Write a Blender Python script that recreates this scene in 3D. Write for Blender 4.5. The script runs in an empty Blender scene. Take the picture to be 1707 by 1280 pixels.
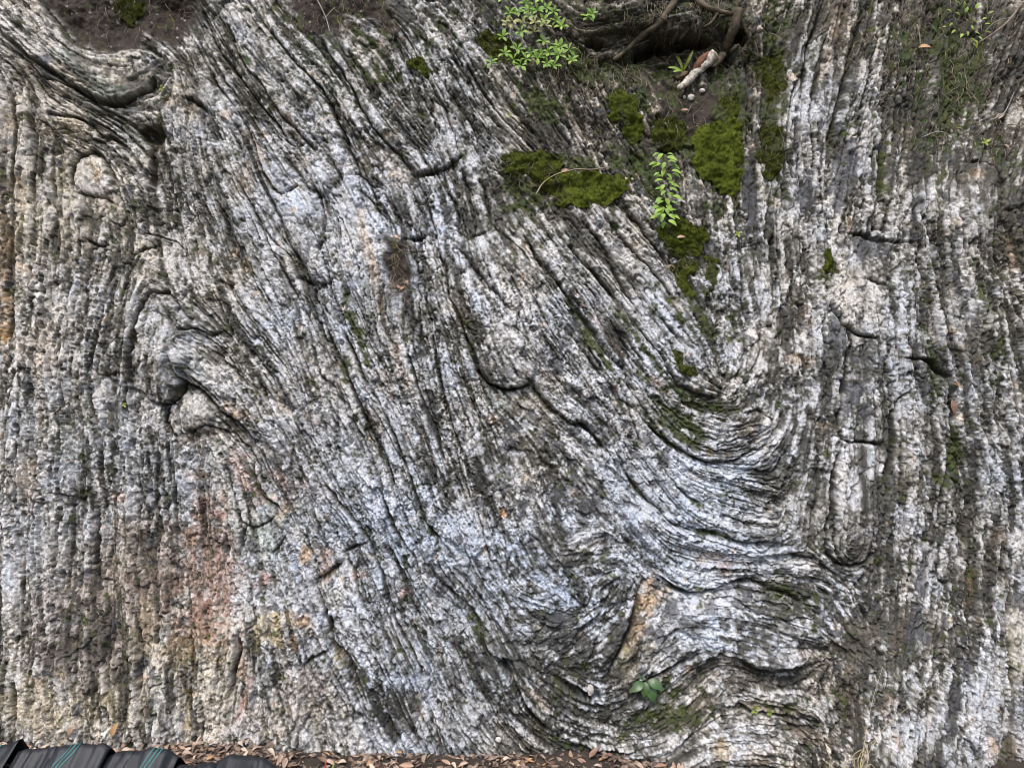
import bpy, math, random, heapq
import numpy as np
from mathutils import Vector, Matrix

random.seed(7)
RNG = np.random.default_rng(11)
scene = bpy.context.scene
COL = scene.collection

# ---------------------------------------------------------------- camera, sky, sun
S = 1 / 340.0            # metres per unit of the survey grid laid over the cliff
DIST = 3.94              # camera to the mean plane of the cliff
CZ = 1.735                # camera height
UC, VC = 853.5, 640.0
cam_d = bpy.data.cameras.new('camera')
cam = bpy.data.objects.new('camera', cam_d); COL.objects.link(cam)
cam.location = (0, -DIST, CZ); cam.rotation_euler = (math.radians(90), 0, 0)
cam_d.sensor_width = 36; cam_d.lens = 36 * DIST / (1707 * S)
cam_d.clip_start = 0.05; cam_d.clip_end = 1000
scene.camera = cam
scene.render.engine = 'CYCLES'; scene.cycles.filter_width = 1.0

SUN_EL, SUN_AZ = 54.0, 196.0     # azimuth clockwise from +Y: behind and left of the camera
world = bpy.data.worlds.new('World'); scene.world = world; world.use_nodes = True
wn = world.node_tree.nodes; wl = world.node_tree.links
bg = wn['Background']
sky = wn.new('ShaderNodeTexSky'); sky.sky_type = 'NISHITA'; sky.sun_disc = False
sky.sun_elevation = math.radians(SUN_EL); sky.sun_rotation = math.radians(SUN_AZ)
sky.air_density = 1.0; sky.dust_density = 3.0; sky.ozone_density = 1.0
wl.new(sky.outputs[0], bg.inputs[0]); bg.inputs[1].default_value = 0.12
sd = bpy.data.lights.new('sun', 'SUN'); sd.energy = 1.5; sd.angle = math.radians(24); sd.color = (1.0, .965, .92)
sun = bpy.data.objects.new('sun', sd); COL.objects.link(sun)
el, az = math.radians(SUN_EL), math.radians(SUN_AZ)
sdir = Vector((math.sin(az) * math.cos(el), math.cos(az) * math.cos(el), math.sin(el)))
sun.rotation_euler = sdir.to_track_quat('Z', 'Y').to_euler()
scene.view_settings.view_transform = 'Standard'; scene.view_settings.look = 'None'
scene.view_settings.exposure = 0.75; scene.view_settings.gamma = 1

# ---------------------------------------------------------------- numeric helpers
U0, U1, V0, V1, ST = -150.0, 1857.0, -150.0, 1330.0, 1.65
NU, NV = 1215, 900
us = U0 + ST * np.arange(NU); vs = V0 + ST * np.arange(NV)
U1, V1 = us[-1] + ST, vs[-1] + ST
UU, VV = np.meshgrid(us, vs)
UU = UU.astype(np.float32); VV = VV.astype(np.float32)
fx = np.fft.fftfreq(NU)[None, :]; fy = np.fft.fftfreq(NV)[:, None]

def gnoise(sig, seed, sigv=None):
    """gaussian-filtered white noise, unit variance; sig in survey units"""
    r = np.random.default_rng(seed).standard_normal((NV, NU))
    sv = sig if sigv is None else sigv
    k = np.exp(-2 * (math.pi ** 2) * ((fx * sig / ST) ** 2 + (fy * sv / ST) ** 2))
    o = np.fft.ifft2(np.fft.fft2(r) * k).real
    return ((o - o.mean()) / o.std()).astype(np.float32)

def blur(a, sig):
    k = np.exp(-2 * (math.pi ** 2) * ((fx * sig / ST) ** 2 + (fy * sig / ST) ** 2))
    return np.fft.ifft2(np.fft.fft2(a) * k).real.astype(np.float32)

def norm(a):
    return ((a - a.mean()) / a.std()).astype(np.float32)

def sstep(a, b, x):
    t = np.clip((x - a) / (b - a), 0, 1)
    return t * t * (3 - 2 * t)

def hash01(i, seed=0):
    x = np.sin((np.asarray(i, dtype=np.float64) + 1) * 12.9898 + seed * 78.233) * 43758.5453
    return (x - np.floor(x)).astype(np.float32)

# ---------------------------------------------------------------- bedding cracks surveyed on the rock face
# (half width, depth, step, points): step > 0 : the side left of / below the line stands proud
CR = [
 (3.0,16,-16,[(0,50),(30,80),(60,100),(90,120),(130,150),(165,168),(205,173),(225,163),(250,146),(262,130)]),
 (2.0,6,8,[(60,0),(90,35),(110,62),(130,75),(165,90),(205,88)]),
 (1.6,7,3,[(0,75),(45,100),(60,120),(120,145),(160,172),(205,200),(240,225),(255,240)]),
 (2.0,10,-7,[(78,190),(120,194),(150,208),(172,227),(212,247)]),
 (1.8,8,2,[(18,150),(22,190),(25,220),(22,260),(18,320),(20,370),(17,420),(15,470),(18,520),(12,560)]),
 (1.8,8,-3,[(40,100),(45,150),(50,200),(57,240),(55,300),(57,370),(52,440),(50,480)]),
 (1.5,6,0,[(0,255),(17,252)]), (1.3,5,0,[(16,174),(40,175)]), (1.2,5,0,[(45,482),(80,484)]),
 (2.0,9,-6,[(300,163),(320,165),(336,174),(345,184)]),
 (1.5,10,4,[(333,15),(345,40),(352,60),(363,85),(382,108),(406,140),(430,168),(455,200),(480,235),(493,246)]),
 (2.2,10,-9,[(352,5),(368,30),(380,55),(392,80),(405,105),(430,130),(450,160),(470,190),(495,215),(515,240),(530,258)]),
 (1.6,7,0,[(490,244),(512,240)]),
 (1.5,7,-3,[(425,15),(440,40),(460,65),(485,95),(510,120),(535,145),(548,168),(560,200),(580,235),(593,262),(600,290),(618,310),(630,345),(646,366)]),
 (2.2,11,4,[(480,20),(500,40),(525,55),(545,85),(562,107),(585,145),(600,178),(620,210),(642,236),(665,258),(690,288),(705,320),(715,350),(727,385),(735,425),(742,450),(748,480),(752,500),(765,530),(775,555),(790,590),(800,622)]),
 (2.0,8,9,[(570,15),(600,22),(620,40),(650,55),(670,85),(678,105)]),
 (1.8,8,5,[(705,120),(722,150),(735,175),(748,200),(757,225),(763,258)]),
 (1.8,8,2,[(740,130),(745,150),(758,170),(775,190),(790,215),(796,237),(816,252)]),
 (1.5,6,-2,[(745,80),(770,120),(790,160),(805,185),(825,205),(845,215)]),
 (2.0,8,9,[(745,5),(770,30),(790,55),(797,68),(815,90),(835,112)]),
 (2.0,9,-5,[(690,292),(720,290),(737,282),(762,267),(772,262)]),
 (1.5,7,2,[(345,110),(360,140),(387,173),(402,196),(416,225),(427,250),(440,290),(450,310),(462,323),(476,324)]),
 (1.4,5,1,[(375,205),(393,232),(400,262),(412,290)]),
 (1.8,9,-6,[(476,324),(490,312),(492,306)]),
 (2.0,9,-5,[(440,318),(456,342),(466,360),(473,380),(485,408),(497,432),(512,458)]),
 (2.0,8,-4,[(520,306),(532,325),(545,370)]), (1.6,7,-3,[(545,370),(536,400),(530,432)]),
 (1.5,7,2,[(355,330),(375,360),(383,390),(392,415),(405,452)]),
 (1.3,5,0,[(400,305),(415,335),(430,365),(445,400),(460,430),(475,455),(490,482),(500,500)]),
 (1.3,5,1,[(440,380),(455,400),(475,420),(500,455)]),
 (3.5,10,0,[(500,458),(512,470),(528,474)]),
 (1.3,6,0,[(553,340),(560,360),(568,376)]),
 (1.4,6,1,[(545,440),(550,470),(560,500),(575,540)]),
 (1.9,10,3,[(525,470),(527,500),(537,530),(548,560),(560,590),(575,620),(588,650),(600,680),(615,710),(630,740),(640,765),(650,790),(656,815)]),
 (2.3,10,-3,[(575,560),(590,592),(600,620),(610,636),(640,690),(660,730),(668,758),(680,785),(690,810),(700,845),(710,872),(722,887),(735,900)]),
 (1.3,5,0,[(500,500),(510,530),(520,570),(530,610),(540,650)]),
 (1.3,6,2,[(415,537),(430,556),(450,585),(475,612),(488,640)]),
 (1.2,5,0,[(428,628),(440,650),(446,672)]), (1.2,4,0,[(490,700),(505,730),(522,752)]),
 (2.6,8,-3,[(355,480),(365,502),(378,540),(396,568)]),
 (1.8,8,-5,[(290,545),(330,548),(350,556),(376,551)]),
 (3.5,9,3,[(650,398),(656,430),(658,470),(652,490)]),
 (1.6,7,2,[(738,285),(745,310),(752,330),(760,345),(765,365),(765,385),(772,402)]),
 (1.4,6,0,[(770,285),(780,310),(785,335),(795,370),(795,392)]),
 (1.6,7,2,[(800,300),(808,325),(815,355),(820,376)]),
 (2.0,9,8,[(820,376),(837,390),(857,408),(874,424),(886,442)]),
 (1.8,8,-7,[(775,402),(773,418),(790,445),(805,460),(820,480),(840,505),(860,520)]),
 (2.8,10,-4,[(672,398),(695,398),(720,388)]),
 (1.3,5,0,[(690,442),(702,432),(722,428)]), (1.2,5,0,[(755,462),(786,445)]),(1.2,5,0,[(770,405),(800,393),(822,383)]),
 (3.2,10,2,[(880,400),(895,430),(915,455),(935,480),(952,506),(975,538),(1000,568),(1015,590),(1036,612),(1050,640),(1062,652)]),
 (1.6,6,1,[(895,462),(915,482),(938,518),(960,548),(985,585),(1005,620)]),
 (2.4,8,-2,[(1018,530),(1040,570),(1060,600),(1082,630)]),
 (2.6,9,2,[(1045,515),(1065,545),(1085,570),(1100,590),(1115,615),(1130,640),(1155,655),(1180,662),(1203,662)]),
 (2.2,8,4,[(1085,510),(1110,540),(1135,565),(1160,590)]),
 (2.6,10,3,[(1032,337),(1060,370),(1085,400),(1107,432)]),
 (2.2,8,1,[(1000,345),(1015,370),(1035,395),(1052,416),(1075,437),(1095,460),(1112,482),(1130,515)]),
 (1.6,6,0,[(1008,430),(1030,460),(1045,490),(1065,515)]),
 (1.8,7,0,[(960,350),(985,385),(1010,415),(1025,436)]),
 (2.4,8,2,[(945,405),(965,430),(990,455),(1010,478),(1032,503)]),
 (1.8,8,0,[(1232,440),(1237,470),(1238,500),(1242,522),(1252,545)]),
 (1.5,7,0,[(1145,305),(1144,340),(1150,375)]), (1.6,7,0,[(1283,400),(1286,450),(1290,500),(1288,540)]),
 (1.5,6,0,[(1290,60),(1288,120),(1300,160)]),(2,9,-8,[(1441,0),(1436,40),(1425,80),(1413,120),(1402,160),(1390,210),(1382,250)]),
 (2,8,8,[(1375,0),(1358,40),(1345,80),(1338,120),(1335,160)]), (1.8,7,5,[(1330,130),(1318,160),(1312,200),(1308,250),(1306,300),(1302,360)]),
 (1.6,7,0,[(1330,255),(1331,290),(1336,318)]), (1.4,6,2,[(1372,90),(1355,150),(1350,200),(1356,260),(1350,330)]),
 (2.2,9,3,[(1472,255),(1468,300),(1467,340),(1462,372),(1455,392)]),
 (1.6,7,-2,[(1510,70),(1500,130),(1492,190),(1488,250)]),(1.5,7,2,[(1463,65),(1452,110),(1440,150),(1428,190)]),
 (2.0,8,2,[(1545,260),(1545,340),(1548,380),(1555,420),(1565,480),(1575,530),(1582,562)]),
 (1.4,6,0,[(1600,250),(1598,300),(1600,345),(1606,400),(1612,430)]),
 (1.8,8,4,[(1610,268),(1640,268),(1665,282),(1680,310)]),
 (1.8,8,-3,[(1415,388),(1440,390),(1455,396),(1475,402),(1500,403),(1526,402)]),
 (1.6,7,0,[(1440,465),(1465,468),(1476,476)]), (1.6,7,0,[(1525,445),(1546,450)]),
 (3.4,16,-8,[(1388,505),(1396,522),(1406,541),(1430,551),(1455,560),(1466,565)]),
 (2.0,10,-5,[(1500,594),(1535,597),(1556,601),(1570,616),(1592,632)]),
 (3.6,18,4,[(1413,535),(1418,562),(1411,600),(1406,640),(1400,680),(1396,715)]),
 (2.8,13,-3,[(1396,715),(1400,730),(1418,737),(1442,738),(1476,741)]),
 (2.0,10,2,[(1518,650),(1500,668),(1491,690),(1491,740),(1486,772),(1480,802)]),
 (1.6,7,-5,[(1375,520),(1374,560),(1376,602)]),
 (1.8,8,4,[(1366,725),(1361,752),(1364,775),(1360,800)]),
 (2.6,12,4,[(1402,740),(1391,790),(1386,840),(1375,880),(1380,920),(1396,940),(1420,946),(1442,936),(1457,918)]),
 (2.0,7,0,[(1590,640),(1589,700),(1596,745)]), (3.0,6,0,[(1640,430),(1650,500),(1657,560),(1668,620)]),
 (3.0,6,0,[(1586,770),(1572,815),(1566,860)]), (1.8,7,0,[(1610,870),(1592,940),(1586,985)]),
 (2.0,8,4,[(1554,935),(1562,968),(1578,975),(1588,950)]),
 (1.6,7,0,[(1680,985),(1678,1040),(1684,1110),(1690,1150)]), (1.6,7,2,[(1640,1040),(1645,1120),(1635,1200),(1622,1280)]),
 (1.5,6,0,[(1655,500),(1690,640),(1700,760)]),
 (3.0,12,-8,[(1075,700),(1100,726),(1130,746),(1150,760),(1180,772),(1215,770),(1250,755),(1291,735)]),
 (1.6,7,-3,[(1150,655),(1175,668),(1195,662)]), (1.6,7,3,[(1235,690),(1262,683),(1285,700),(1291,735)]),
 (4.0,12,-7,[(1040,780),(1060,815),(1085,838),(1100,850),(1112,868),(1127,877),(1150,885),(1200,893),(1240,904),(1262,906),(1290,903)]),
 (1.8,7,-4,[(1203,858),(1240,870),(1272,875)]),
 (3.4,13,-9,[(1100,960),(1115,970),(1130,981),(1150,989),(1175,985),(1200,978),(1230,970),(1255,970),(1280,980),(1305,986),(1345,1006)]),
 (2.2,10,3,[(1085,962),(1072,968),(1065,985),(1060,1010),(1050,1040),(1040,1070),(1030,1090),(1018,1112),(1014,1132)]),
 (2.0,8,0,[(1030,660),(1045,672),(1060,715),(1072,742)]), (4.5,13,0,[(962,700),(980,714),(998,738),(1010,752)]),
 (1.6,7,0,[(1100,770),(1120,800),(1150,830),(1185,850)]),
 (2.2,9,-7,[(1180,1098),(1200,1090),(1240,1100),(1262,1116),(1290,1126),(1325,1120),(1362,1104)]),
 (2.0,8,-4,[(1072,1138),(1100,1122),(1140,1100),(1172,1090)]),
 (2.4,10,-6,[(1225,1168),(1250,1185),(1290,1192),(1340,1198),(1366,1204)]),
 (2.0,8,-4,[(1300,1200),(1330,1215),(1366,1238)]),
 (4.0,14,-8,[(950,1238),(975,1250),(1010,1258),(1056,1258)]),
 (4.0,13,-6,[(925,1130),(955,1152),(985,1166),(1003,1158)]),
 (3.2,9,0,[(836,1098),(845,1120),(862,1150),(880,1180),(900,1202),(922,1216)]),
 (2.8,9,0,[(740,975),(762,992),(778,1010),(792,1035),(800,1052),(815,1085),(840,1115)]),
 (4.0,20,-14,[(796,612),(803,627),(812,637),(830,645),(850,650),(866,648),(886,638)]),
 (2.0,8,-3,[(886,638),(900,665),(925,690),(950,705),(965,712)]),
 (1.5,7,0,[(866,500),(868,530),(878,555),(884,578)]),
 (1.6,7,1,[(720,590),(722,560),(728,610),(735,640),(740,670),(752,700),(765,735),(775,760),(785,800)]),
 (1.8,8,2,[(680,600),(690,625),(700,660),(715,690),(728,720),(738,755),(745,780)]),
 (1.6,8,0,[(633,800),(640,835),(652,862),(665,895),(690,930),(700,958)]),
 (1.2,6,0,[(796,848),(806,880),(812,915),(820,945)]),
 (1.8,8,1,[(540,800),(560,832),(582,858),(602,882),(616,902),(622,925),(640,962),(650,1000),(665,1040),(682,1070),(700,1108),(712,1135)]),
 (2.0,9,-3,[(568,922),(590,912),(616,904)]), (1.6,8,1,[(573,920),(588,950),(598,985),(610,1018),(622,1042),(635,1065)]),
 (2.0,9,0,[(500,888),(512,900),(522,930),(535,955)]),
 (3.0,10,0,[(515,978),(538,965),(558,948),(575,930)]),
 (2.2,11,2,[(527,978),(540,1005),(548,1040),(553,1072),(572,1094),(588,1120),(600,1142)]),
 (1.6,7,-3,[(508,1115),(515,1100),(532,1090),(552,1080)]),
 (2.2,9,0,[(645,1190),(658,1212),(672,1238),(682,1256)]),
 (3.0,13,5,[(396,1045),(396,1075),(392,1100),(386,1130),(380,1168)]),
 (2.4,11,-4,[(415,765),(422,800),(436,828),(450,838),(464,848)]), (1.8,9,3,[(393,850),(400,868),(411,876),(402,905)]),
 (1.6,7,-4,[(408,878),(430,880),(448,870),(462,855)]), (1.6,8,-6,[(455,925),(470,905),(480,890)]),
 (1.6,8,-9,[(214,662),(211,620),(213,590),(222,540),(235,502),(255,484),(280,490),(297,510),(301,532),(291,546)]),
 (1.4,6,3,[(244,660),(240,620),(250,575),(262,545)]),
 (2.2,10,-14,[(236,655),(246,666),(262,673),(288,670),(299,650),(303,634)]),
 (1.8,10,0,[(303,634),(290,655),(280,680),(278,702),(284,716),(286,732)]),
 (2.2,10,-10,[(303,633),(330,646),(350,665),(366,686),(398,704),(418,730),(434,736)]),
 (1.8,8,-6,[(318,728),(326,715),(341,708),(362,716),(382,720)]),
 (1.6,8,0,[(168,500),(158,550),(154,590),(145,612),(143,640),(151,668),(160,692),(168,735),(172,798)]),
 (1.5,7,0,[(208,540),(204,600),(208,655),(205,700)]), (1.3,6,-3,[(160,625),(206,622)]),
 (1.8,9,-6,[(124,318),(121,288),(129,263),(150,252),(170,261),(186,285),(197,312)]),
 (1.4,5,-3,[(124,320),(150,326),(175,330),(198,344)]), (1.5,5,0,[(140,395),(155,405),(175,412),(182,398)]),
 (1.5,7,0,[(188,440),(178,480),(172,520),(160,560)]), (1.4,7,0,[(140,350),(136,400),(130,440)]),
 (1.4,6,-3,[(218,440),(222,425),(250,415),(268,408)]),(1.4,7,0,[(220,440),(205,480),(198,515)]),
 (1.4,6,0,[(230,390),(262,393),(290,400),(315,420)]),
 (1.5,7,0,[(98,540),(96,600),(100,650),(98,700),(100,770)]), (1.5,7,0,[(30,900),(22,860),(30,820),(28,760),(32,700)]),
 (1.5,7,0,[(232,760),(235,830),(228,880)]), (1.5,7,0,[(160,830),(162,880),(160,940),(165,1000)]),
 (1.2,6,0,[(290,760),(294,830),(298,900)]), (1.2,6,0,[(38,905),(40,960),(36,1010)]),
 (1.6,8,-6,[(48,828),(68,842),(82,838)]), (1.6,8,-6,[(85,822),(105,826),(130,828),(148,830)]),
 (1.4,7,0,[(20,1120),(22,1180),(24,1240)]), (1.4,6,-4,[(160,972),(182,970)]),(1.4,5,0,[(126,1130),(128,1220)]),
 (1.3,6,0,[(178,1000),(180,1060),(178,1130)]), (1.2,6,0,[(232,1020),(236,1090),(232,1150)]),
 (1.3,6,0,[(330,1160),(335,1200),(330,1245)]), (1.2,6,0,[(270,1010),(268,1070)]),
]
# strokes that only tell which way the beds run
FLOW = [[(20,560),(15,1200)],[(60,700),(55,1200)],[(110,900),(105,1200)],[(200,900),(205,1200)],[(260,900),(262,1230)],[(310,1000),(312,1220)],
 [(350,800),(352,1000)],[(430,900),(450,1000)],[(450,1100),(480,1220)],[(560,1150),(600,1240)],[(740,1080),(790,1180)],[(760,1180),(810,1240)],
 [(900,900),(960,1010)],[(870,780),(900,850)],[(900,960),(1010,905)],[(960,1060),(1010,1010)],[(880,1010),(960,1030)],[(920,1090),(990,1040)],
 [(1000,800),(1060,880)],[(1060,900),(1100,945)],[(1130,930),(1250,945)],[(1250,950),(1350,940)],[(1150,1040),(1250,1050)],[(1250,1050),(1350,1080)],
 [(1300,780),(1330,700)],[(1320,880),(1345,800)],[(1340,600),(1345,680)],[(1200,560),(1215,640)],[(1230,640),(1260,600)],[(1310,560),(1312,660)],
 [(1440,760),(1430,900)],[(1480,850),(1475,1000)],[(1530,800),(1525,900)],[(1500,900),(1520,1050)],[(1540,900),(1520,1100)],[(1400,1000),(1440,1080)],
 [(1380,1120),(1400,1260)],[(1440,1150),(1435,1270)],[(1500,1120),(1490,1270)],[(1570,1100),(1560,1270)],[(1650,900),(1655,1000)],[(1690,900),(1700,1250)],
 [(1200,1130),(1150,1200)],[(1200,1220),(1260,1215)],[(1120,1180),(1180,1110)],[(1100,1060),(1060,1130)],[(1640,100),(1600,260)],[(1695,60),(1640,190)],
 [(1690,200),(1670,300)],[(1560,20),(1540,120)],[(1580,130),(1570,240)],[(1440,20),(1440,120)],[(1230,230),(1235,400)],[(1180,180),(1185,300)],
 [(1060,180),(1110,260)],[(940,180),(980,260)],[(1000,190),(1040,290)],[(900,120),(940,200)],[(860,250),(930,340)],[(1030,60),(1130,40)],[(1200,20),(1220,120)],
 [(300,230),(320,330)],[(280,360),(300,470)],[(200,220),(240,280)],[(100,230),(150,240)],[(80,250),(90,400)],[(230,700),(240,850)],[(240,850),(245,960)],
 [(620,1050),(680,1180)],[(700,1130),(740,1230)],[(620,880),(650,960)],[(480,780),(510,860)],[(340,600),(400,690)],[(320,570),(360,580)],[(380,800),(400,900)],
 [(-100,0),(-100,1280)],[(1800,0),(1800,1280)],[(250,20),(300,60)],[(850,1040),(800,980)],[(860,560),(930,640)],[(950,600),(1020,690)],[(1180,800),(1300,840)],[(1160,790),(1230,800)],
 [(1620,700),(1640,800)],[(1680,430),(1700,560)],[(1510,450),(1520,560)],[(1440,430),(1445,520)],[(650,150),(720,260)],[(1440,540),(1445,640)],[(1500,600),(1505,700)],[(1550,640),(1555,740)],[(1430,740),(1430,800)],[(1540,600),(1560,640)],[(700,400),(712,440)],[(120,330),(118,420)],[(170,340),(172,420)],[(150,270),(152,310)],[(1075,1000),(1050,1060)],[(100,270),(100,330)],[(1450,400),(1452,480)],[(850,640),(900,690)],[(330,180),(345,240)],[(300,565),(350,580)],[(350,580),(395,640)],[(395,640),(435,720)],[(300,600),(350,625)],[(262,500),(285,515)],[(240,540),(235,600)],[(230,600),(232,660)],[(310,520),(350,530)],[(295,200),(300,280)],[(1090,790),(1150,860)]]

# ---------------------------------------------------------------- direction of the beds, everywhere
pts, tx, ty = [], [], []
XJ = {(690,292),(300,163),(0,255),(16,174),(45,482),(490,244),(476,324),(500,458),(290,545),(672,398),(690,442),(755,462),(770,405),(1415,388),(1440,465),(1525,445),(1388,505),(1500,594),(1396,715),
      (1518,650),(568,922),(515,978),(508,1115),(408,878),(455,925),(318,728),(160,625),(124,320),(140,395),(218,440),(230,390),(48,828),(85,822),(160,972),(775,402),(796,612),(236,655),(1610,268),(1235,690),(1085,962)}
for w, d, st, P in CR:
    if P[0] in XJ: continue
    for (a, b) in zip(P[:-1], P[1:]):
        L = math.hypot(b[0] - a[0], b[1] - a[1]); n = max(1, int(L / 18))
        if L < 20 and len(P) < 4: continue
        for i in range(n):
            t = (i + .5) / n; pts.append((a[0] + (b[0] - a[0]) * t, a[1] + (b[1] - a[1]) * t, L / n if len(P) > 3 else L / n * .15))
            an = 2 * math.atan2(b[1] - a[1], b[0] - a[0]); tx.append(math.cos(an)); ty.append(math.sin(an))
for P in FLOW:
    (a, b) = P; L = math.hypot(b[0] - a[0], b[1] - a[1]); n = max(1, int(L / 25)); an = 2 * math.atan2(b[1] - a[1], b[0] - a[0])
    for i in range(n):
        t = (i + .5) / n; pts.append((a[0] + (b[0] - a[0]) * t, a[1] + (b[1] - a[1]) * t, 30)); tx.append(math.cos(an)); ty.append(math.sin(an))
pts = np.array(pts, np.float32); tx = np.array(tx, np.float32); ty = np.array(ty, np.float32)
cu = np.arange(U0, U1 + 12, 12.0, dtype=np.float32); cv = np.arange(V0, V1 + 12, 12.0, dtype=np.float32)
CU, CV = np.meshgrid(cu, cv)
ax = np.zeros_like(CU); ay = np.zeros_like(CU)
for (px, py, wgt), c, s in zip(pts, tx, ty):
    d2 = (CU - px) ** 2 + (CV - py) ** 2
    k = wgt * (np.exp(-d2 / (2 * 24 ** 2)) + .02 * np.exp(-d2 / (2 * 70 ** 2)) + 2e-4 / (1 + d2 / 1e4))
    ax += k * c; ay += k * s
m = np.hypot(ax, ay) + 1e-12; ax /= m; ay /= m
def cubic_up(c):
    gi = (UU - U0) / 12.0; gj = (VV - V0) / 12.0
    i0 = np.clip(gi.astype(int), 0, c.shape[1] - 2); j0 = np.clip(gj.astype(int), 0, c.shape[0] - 2)
    f = gi - i0; g = gj - j0
    return ((c[j0, i0] * (1 - f) + c[j0, i0 + 1] * f) * (1 - g) + (c[j0 + 1, i0] * (1 - f) + c[j0 + 1, i0 + 1] * f) * g).astype(np.float32)
AX, AY = cubic_up(ax), cubic_up(ay)
ANG = .5 * np.arctan2(AY, AX) + .02 * gnoise(40, 5)
DX, DY = np.cos(ANG).astype(np.float32), np.sin(ANG).astype(np.float32)

# ---------------------------------------------------------------- streaks that run with the beds
nz = [gnoise(6.8, 21), gnoise(3.0, 22), gnoise(1.4, 23), gnoise(1.0, 24)]
lens = [220, 85, 28, 12]
acc = [n.copy() for n in nz]
half = 1.9
for sgn in (1, -1):
    px = (UU - U0) / ST; py = (VV - V0) / ST
    dx = DX * sgn; dy = DY * sgn
    for k in range(int(lens[0] / (half * ST))):
        px = px + dx * half; py = py + dy * half
        i = np.clip(px, 0, NU - 1).astype(np.int32); j = np.clip(py, 0, NV - 1).astype(np.int32)
        for q in range(4):
            if k * half * ST < lens[q]:
                wq = 1 - k * half * ST / lens[q]
                acc[q] += nz[q][j, i] * wq
        nx, ny = DX[j, i], DY[j, i]
        f = np.sign(nx * dx + ny * dy); f[f == 0] = 1
        dx, dy = nx * f, ny * f
N1, N2, N3, N4 = [norm(a) for a in acc]

# ---------------------------------------------------------------- anisotropic blocks
def blocks(g, el, seed):
    r = np.random.default_rng(seed)
    gw, gh = int((U1 - U0) / g) + 6, int((V1 - V0) / g) + 6
    sx = (np.arange(gw)[None, :] - 2 + r.random((gh, gw))) * g + U0
    sy = (np.arange(gh)[:, None] - 2 + r.random((gh, gw))) * g + V0
    ci = ((UU - U0) / g).astype(np.int32) + 2; cj = ((VV - V0) / g).astype(np.int32) + 2
    F1 = np.full(UU.shape, 1e9, np.float32); F2 = F1.copy(); ID = np.zeros(UU.shape, np.int32); EX = F1.copy(); EY = F1.copy()
    uw = UU + .6 * gnoise(4, seed + 1); vw = VV + .6 * gnoise(4, seed + 2)
    for a in (-2, -1, 0, 1, 2):
        for b in (-2, -1, 0, 1, 2):
            I = np.clip(ci + a, 0, gw - 1); J = np.clip(cj + b, 0, gh - 1)
            ex = uw - sx[J, I].astype(np.float32); ey = vw - sy[J, I].astype(np.float32)
            al = (ex * DX + ey * DY) / el; ac = (-ex * DY + ey * DX) * el
            d = np.maximum(np.abs(al), np.abs(ac)) * .6 + .4 * np.hypot(al, ac)
            nid = J * gw + I
            better = d < F1
            F2 = np.where(better, F1, np.minimum(F2, d)); ID = np.where(better, nid, ID); F1 = np.where(better, d, F1)
            EX = np.where(better, ex, EX); EY = np.where(better, ey, EY)
    return F2 - F1, ID, (EX, EY)
B1, ID1, E1 = blocks(25, 1.75, 31)
B2, ID2, E2 = blocks(10.5, 1.45, 41)
B3, ID3, E3 = blocks(5.6, 1.3, 61)

# ---------------------------------------------------------------- painted-by-nature zones: soft ellipses
def zone(x, y, rx, ry, ang=0, p=2.0, rag=.25, seed=3):
    a = math.radians(ang); ex = UU - x; ey = VV - y
    q = np.sqrt(((ex * math.cos(a) + ey * math.sin(a)) / rx) ** 2 + ((-ex * math.sin(a) + ey * math.cos(a)) / ry) ** 2)
    return q
def blob(x, y, rx, ry, ang=0, rag=.25):
    q = zone(x, y, rx, ry, ang) + rag * RAG
    return 1 - sstep(.75, 1.15, q)
def soft(x, y, rx, ry, ang=0):
    return np.exp(-zone(x, y, rx, ry, ang) ** 2 * 1.0)
def poly_mask(P, feather=4, rag=5):
    xs = UU + rag * RAG; ys = VV + rag * RAG2
    ins = np.zeros(UU.shape, bool)
    n = len(P)
    for i in range(n):
        (x1, y1), (x2, y2) = P[i], P[(i + 1) % n]
        c = ((y1 > ys) != (y2 > ys))
        if y1 != y2: ins ^= c & (xs < (x2 - x1) * (ys - y1) / (y2 - y1) + x1)
    return np.clip(blur(ins.astype(np.float32), feather), 0, 1)
RAG = .6 * gnoise(7, 51) + .5 * gnoise(2.6, 52); RAG2 = .6 * gnoise(7, 53) + .5 * gnoise(2.6, 54)
RAG = RAG.astype(np.float32)

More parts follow.
